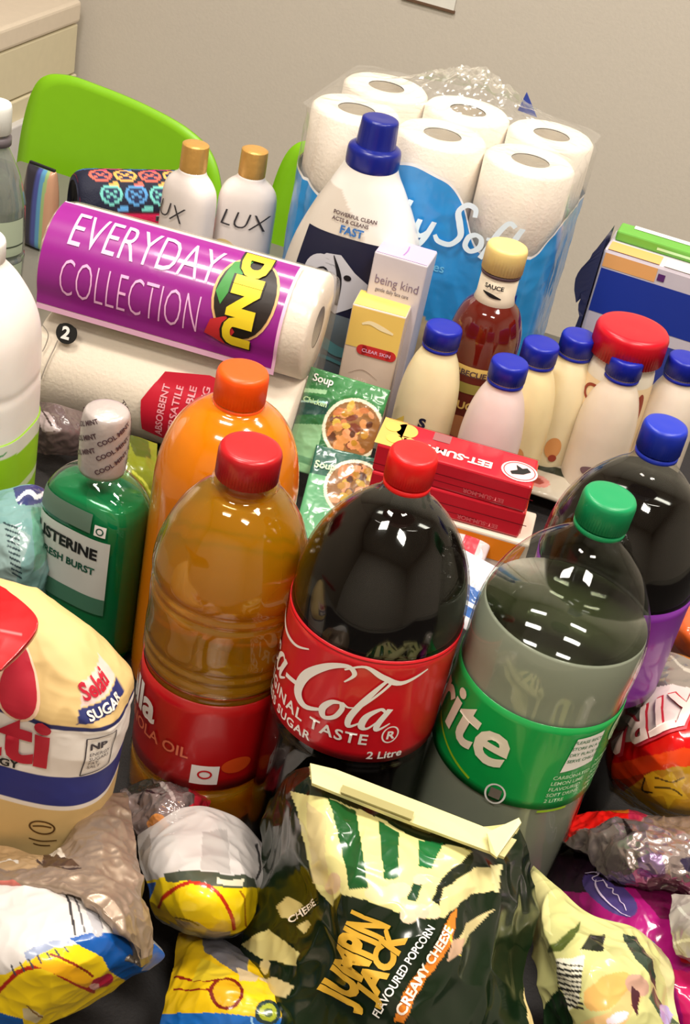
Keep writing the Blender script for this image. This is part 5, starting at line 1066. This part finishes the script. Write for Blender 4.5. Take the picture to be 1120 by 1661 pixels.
s3 = Sheet('snack_packet', [
 [(290, 1512, .020), (345, 1516, .035), (400, 1545, .040), (470, 1590, .040), (560, 1640, .030)],
 [(282, 1560, .030), (345, 1562, .055), (410, 1590, .060), (485, 1620, .055), (580, 1660, .040)],
 [(272, 1615, .035), (340, 1612, .065), (412, 1632, .070), (490, 1652, .062), (590, 1690, .045)],
 [(262, 1665, .030), (335, 1665, .055), (412, 1680, .058), (495, 1700, .050), (600, 1730, .040)],
 [(255, 1720, .015), (330, 1725, .030), (412, 1735, .032), (498, 1750, .030), (606, 1770, .025)]],
 (216, 178, 20), [('p', [(328, 1510), (372, 1505), (405, 1540), (400, 1590), (360, 1560), (330, 1540)], (96, 94, 100)), ('p', [(385, 1570), (420, 1585), (410, 1600), (388, 1590)], (186, 166, 130)), ('p', [(262, 1645), (340, 1642), (450, 1652), (505, 1632), (620, 1700), (620, 1780), (240, 1780)], (20, 96, 176)),
 ('p', [(390, 1590), (460, 1600), (520, 1630), (490, 1640), (400, 1620)], (232, 190, 26)), ('p', [(418, 1590), (440, 1584), (470, 1594), (492, 1612), (450, 1606)], (200, 180, 140)), ('l', [(286, 1588), (310, 1588), (350, 1592)], 4, (130, 30, 20)), ('l', [(284, 1606), (310, 1606), (345, 1609)], 3, (130, 30, 20)),
 ('e', (368, 1612, 27, 26, 0), (110, 26, 16)), ('e', (368, 1612, 21, 21, 0), (196, 150, 24)), ('e', (434, 1643, 21, 19, 0), (30, 50, 50)), ('e', (434, 1643, 14, 13, 0), (150, 160, 40)), ('e', (434, 1643, 7, 6, 0), (60, 80, 30)), ('l', [(408, 1650), (412, 1668), (420, 1680)], 3, (150, 196, 230)), ('l', [(464, 1650), (458, 1668), (450, 1680)], 3, (150, 196, 230)), ('e', (515, 1655, 14, 10, 0), (40, 26, 60)), ('e', (515, 1654, 8, 5, 0), (206, 120, 60)), ('p', [(325, 1550), (380, 1575), (360, 1590), (310, 1590)], (206, 180, 40))],
 nx=170, ny=130, amp=.0030, sc=24, thick=.035, seed=8, rough=.26, back=(30, 90, 160))
s3.make('yellow and blue snack packet at the bottom edge with round badges', 'packet', 'yellow and blue snack packets')

fb = Sheet('brown_foil_wrapper', [
 [(-80, 1366, .040), (10, 1372, .060), (85, 1385, .070), (150, 1300, .075), (205, 1285, .065)],
 [(-80, 1400, .065), (10, 1396, .085), (90, 1402, .095), (160, 1375, .100), (218, 1350, .085)],
 [(-80, 1432, .080), (10, 1425, .100), (95, 1432, .112), (170, 1440, .120), (230, 1430, .100)],
 [(-80, 1450, .075), (10, 1442, .095), (110, 1446, .115), (190, 1495, .125), (240, 1490, .100)],
 [(-80, 1462, .060), (30, 1456, .085), (150, 1470, .105), (225, 1545, .108), (248, 1548, .088)]],
 (156, 136, 118), [('p', [(-90, 1370), (60, 1366), (90, 1380), (60, 1410), (-90, 1412)], (186, 156, 116), .2), ('p', [(50, 1370), (100, 1378), (108, 1394), (70, 1386)], (222, 212, 196), .2), ('p', [(70, 1386), (108, 1394), (130, 1404), (70, 1412)], (92, 70, 54), .4), ('p', [(-90, 1425), (20, 1428), (45, 1436), (0, 1450), (-90, 1455)], (196, 110, 100), .1), ('p', [(-90, 1440), (10, 1436), (-10, 1452), (-90, 1460)], (226, 150, 50), .1), ('l', [(0, 1402), (14, 1394), (28, 1402)], 4, (226, 220, 210)), ('l', [(60, 1402), (90, 1410), (130, 1408)], 3, (60, 46, 40))],
 nx=190, ny=150, amp=.0050, sc=30, thick=.03, seed=11, rough=.34, metal=.45, back=(110, 100, 90))
fb.make('crumpled grey-brown foil wrapper beneath the cream sugar bag', 'packet')

ec = Sheet('clear_wrapper', [
 [(196, 1282, .020), (245, 1262, .035), (300, 1262, .040), (338, 1290, .028)],
 [(202, 1305, .035), (250, 1290, .055), (300, 1290, .058), (340, 1312, .040)],
 [(215, 1340, .040), (255, 1320, .058), (300, 1312, .058), (338, 1325, .042)],
 [(232, 1362, .035), (262, 1345, .046), (300, 1335, .045), (334, 1342, .034)]],
 (132, 116, 114), [('p', [(296, 1255), (345, 1262), (345, 1330), (285, 1325), (318, 1300)], (196, 40, 56)), ('e', (252, 1332, 16, 10, -30), (206, 134, 70)), ('l', [(222, 1300), (240, 1285), (262, 1290)], 4, (52, 40, 44), .3), ('l', [(260, 1270), (276, 1288), (282, 1300)], 6, (214, 204, 200), .5), ('p', [(200, 1275), (240, 1262), (262, 1275), (215, 1290)], (60, 52, 46), .3), ('l', [(290, 1322), (310, 1316), (326, 1310)], 8, (214, 60, 70))],
 nx=110, ny=90, amp=.0045, sc=45, thick=.02, seed=12, rough=.14, metal=.35, back=(90, 80, 80))
ec.make('small crinkled shiny wrapper with a red corner, under the oil bottle', 'packet')

tl = Sheet('teal_pouch', [
 [(-60, 800, .100), (0, 795, .115), (50, 785, .120), (82, 800, .105)],
 [(-60, 860, .095), (0, 850, .115), (50, 845, .118), (86, 850, .100)],
 [(-60, 920, .075), (0, 915, .095), (50, 915, .098), (84, 910, .080)],
 [(-60, 985, .045), (0, 980, .060), (45, 975, .062), (78, 965, .050)], [(-60, 1060, .010), (0, 1055, .010), (45, 1045, .010), (74, 1035, .010)]],
 (112, 152, 150), [('p', [(20, 790), (85, 780), (90, 815), (30, 818)], (52, 60, 110)), ('l', [(30, 812), (45, 798), (60, 806), (78, 796)], 6, (226, 230, 236)), ('p', [(-70, 860), (20, 850), (50, 870), (20, 960), (-70, 980)], (140, 166, 164))]+[('l', [(8+1.5*i, 850+9*i), (30+.5*i, 858+9*i)], 3, (40, 60, 66)) for i in range(10)]+[('p', [(50, 820), (88, 830), (80, 900), (56, 930)], (96, 150, 128))],
 nx=120, ny=150, amp=.0030, sc=28, thick=.035, seed=13, rough=.2, back=(90, 130, 130))
tl.make('pale teal plastic pouch with dark blue printing, left of the mouthwash', 'packet')

# rounded orange bag at the right edge
og = Sheet('orange_packet', [
 [(1078, 985, .080), (1110, 960, .095), (1150, 960, .095)],
 [(1076, 1030, .085), (1112, 1020, .110), (1160, 1020, .110)],
 [(1092, 1072, .060), (1122, 1078, .075), (1170, 1085, .075)], [(1100, 1120, .012), (1130, 1125, .012), (1175, 1130, .012)]],
 (206, 90, 36), [('p', [(1070, 970), (1090, 980), (1090, 1010), (1076, 1010)], (226, 160, 90)), ('p', [(1100, 955), (1180, 955), (1180, 985), (1112, 985)], (120, 40, 110))], nx=70, ny=80, amp=.002, sc=25, thick=.04, seed=14, rough=.3, back=(150, 70, 30))
og.make('plain orange packet behind the crisp packet at the right edge', 'packet')
gw = Sheet('silver_packet', [
 [(1092, 1450, .100), (1130, 1452, .115), (1190, 1460, .115)],
 [(1088, 1500, .105), (1130, 1505, .122), (1190, 1510, .122)],
 [(1098, 1548, .095), (1130, 1555, .105), (1190, 1560, .105)]],
 (182, 172, 164), [('l', [(1100, 1470), (1120, 1490), (1150, 1500)], 5, (230, 224, 214), .4), ('l', [(1098, 1530), (1120, 1524), (1150, 1530)], 5, (226, 220, 210), .4)], nx=70, ny=70, amp=.003, sc=35, thick=.03, seed=15, rough=.3, metal=.3, back=(150, 140, 140))
gw.make('grey-white packet lying on the magenta bag at the right edge', 'packet')

# sugar bag
p = at(78, 1075, .175); t = thing('sugar_bag', 'cream paper sugar bag with a white band and a blue stripe', 'bag', (p.x-.004, p.y+.004, TZ+.003), math.radians(-4))
lf = Loft([(0, .042, .034, 0, 0, 3.4), (.004, .046, .037, 0, 0, 3.4), (.05, .049, .039, 0, 0, 3), (.10, .052, .040, 0, 0, 2.8), (.14, .055, .040, 0, 0, 2.8), (.165, .055, .038, -.001, 0, 2.7), (.183, .047, .031, -.004, .002, 2.4), (.196, .035, .020, -.010, .004, 2.2), (.202, .018, .008, -.014, .006, 2)], 5)
_a = np.linspace(-PI, PI, 2001); _q = lf.pos(_a, np.full(2001, .10)); _s = np.concatenate([[0], np.cumsum(np.linalg.norm(np.diff(_q, axis=0), axis=1))]); _s -= _s[1000]
def sd(V, A):
    V = V.copy(); k = np.clip((V[:, 2]-.09)/.08, .12, 1); d = crumple(V, 17, 21, 3); n_ = np.stack([V[:, 0]/.05, V[:, 1]/.04, .25+0*A], -1); n_ /= np.linalg.norm(n_, axis=1)[:, None]
    V += n_*(d*.0042*k)[:, None]; V[:, 2] -= np.where(V[:, 2] > .14, .28*(V[:, 0]+.0)*np.clip((V[:, 2]-.14)/.05, 0, 1), 0); V[:, 2] = np.maximum(V[:, 2], 0); return V
def sp(V, A):
    s_ = np.interp(A, _a, _s); Z = V[:, 2]; cu = -.0035*np.cos(A*1.4)   # bands bow a little
    C = paint(s_, Z, (214, 182, 122), [('p', [(-.2, .088), (.2, .088), (.2, .158), (-.2, .158)], (234, 226, 218)), ('p', [(-.2, .157), (.2, .157), (.2, .161), (-.2, .161)], (38, 42, 90)), ('p', [(-.2, .092), (.2, .092), (.2, .117), (-.2, .117)], (38, 46, 122)),
      ('p', [(.034, .163), (.074, .172), (.074, .181), (.036, .173)], (36, 42, 100)), ('p', [(.038, .174), (.074, .182), (.074, .192), (.042, .186)], (226, 190, 180))])
    C[:, 3] = 0; return C
bag = lf.build('paper_bag', mat('printed_paper', rough=.6, vc=True, bump=.1, scale=80, var=.03), t, 220, 220, disp=sd, paint=sp)
def sf(s, tt): 
    A = np.interp(s, _s, _a); V = lf.pos(A, tt); return sd(V, A)
red_i = INK('berry_red', (182, 24, 48))
decal('lettering', xf(text2d('Selati', 1, .03, align='RIGHT'), .052, .052, dx=.021, dy=.126), sf, red_i, t, off=.0014, cell=.004); decal('leaf_emblem_edge', ell2d(.0, .176, .0148, .0205), sf, INK('peach_edge', (240, 200, 170)), t, off=.0006, cell=.004); decal('leaf_emblem', ell2d(.0, .176, .0128, .0185), sf, red_i, t, off=.0012, cell=.004)
small('GOLDEN SUGAR ENERGY', .0085, -.095, .119, dk, sf, t, .03, .004); small('WHITE SUGAR', .010, -.085, .101, INK('ivory'), sf, t, .03, .004)
g = xf(text2d('Selati', 1, .03), .0115, rot=.20, dx=.041, dy=.1775); decal('small_lettering', g, sf, red_i, t, off=.0008, cell=.004); decal('small_lettering_line', xf(text2d('SUGAR', 1, .03), .0085, rot=.22, dx=.041, dy=.166), sf, INK('ivory'), t, off=.0008, cell=.004)
decal('nutrition_box', join(stroke2d([(.030, .083), (.048, .086)], .0008), stroke2d([(.031, .115), (.049, .117)], .0008), stroke2d([(.030, .083), (.031, .115)], .0008), stroke2d([(.048, .086), (.049, .117)], .0008), xf(text2d('NP', 1, .04), .008, dx=.033, dy=.104), xf(text2d('ENERGY\nSUGARS\nFAT\nSALT', 1, .0), .0035, dx=.033, dy=.099)), lambda a_, b_: sf(a_+.009, b_+.035), INK('text_dark', (60, 54, 60)), t, off=.0006, cell=.004)
decal('disposal_mark', join(ring2d(.012, .030, .0085, .006, .0012), stroke2d([(.006, .030), (.012, .0315), (.018, .031)], .0012), stroke2d([(.004, .0185), (.012, .018), (.022, .020)], .001), stroke2d([(.007, .0145), (.012, .014), (.018, .015)], .001)), lambda a_, b_: sf(a_+.008, b_+.042), INK('brown_mark', (92, 64, 30)), t, cell=.004)

# red packet corner resting on the sugar bag
rp = Sheet('red_packet', [
 [(-130, 880, .225), (-60, 918, .232), (10, 955, .236)],
 [(-125, 960, .228), (-45, 985, .234), (62, 1010, .238)],
 [(-120, 1080, .220), (-60, 1082, .226), (2, 1086, .230)]],
 (196, 12, 22), [('l', [(0, 1022), (20, 1026), (36, 1030)], 3, (226, 120, 120))], nx=60, ny=60, amp=.0006, sc=20, thick=.012, seed=16, rough=.3, back=(150, 10, 20))
rp.make('red packet corner lying over the top left of the sugar bag', 'packet')

# dark wrapper and yellow-green sachet in the gap behind the mouthwash
dw = Sheet('dark_wrapper', [
 [(50, 650, .045), (90, 655, .065), (140, 670, .050)],
 [(48, 690, .045), (88, 695, .060), (140, 705, .045)],
 [(50, 735, .020), (90, 738, .030), (135, 740, .020)]],
 (96, 80, 78), [('p', [(60, 665), (80, 670), (100, 700), (70, 700)], (176, 160, 160)), ('l', [(70, 668), (84, 690)], 3, (60, 46, 46))], nx=60, ny=60, amp=.003, sc=40, thick=.015, seed=17, rough=.3, back=(50, 44, 44))
dw.make('dark crinkled wrapper behind the white jug, in the gap under the kitchen rolls', 'packet')
yg = Sheet('lime_sachet', [
 [(150, 735, .050), (200, 705, .070), (255, 720, .060)],
 [(160, 780, .045), (205, 765, .060), (255, 775, .050)],
 [(165, 830, .020), (210, 825, .030), (255, 830, .020)]],
 (112, 120, 20), [('p', [(205, 700), (240, 715), (245, 745), (220, 740)], (70, 80, 14)), ('l', [(215, 765), (232, 780), (245, 800)], 4, (176, 180, 60))], nx=60, ny=60, amp=.002, sc=30, thick=.015, seed=18, rough=.3, back=(80, 86, 20))
yg.make('dull lime green sachet between the mouthwash and the orange juice', 'sachet')
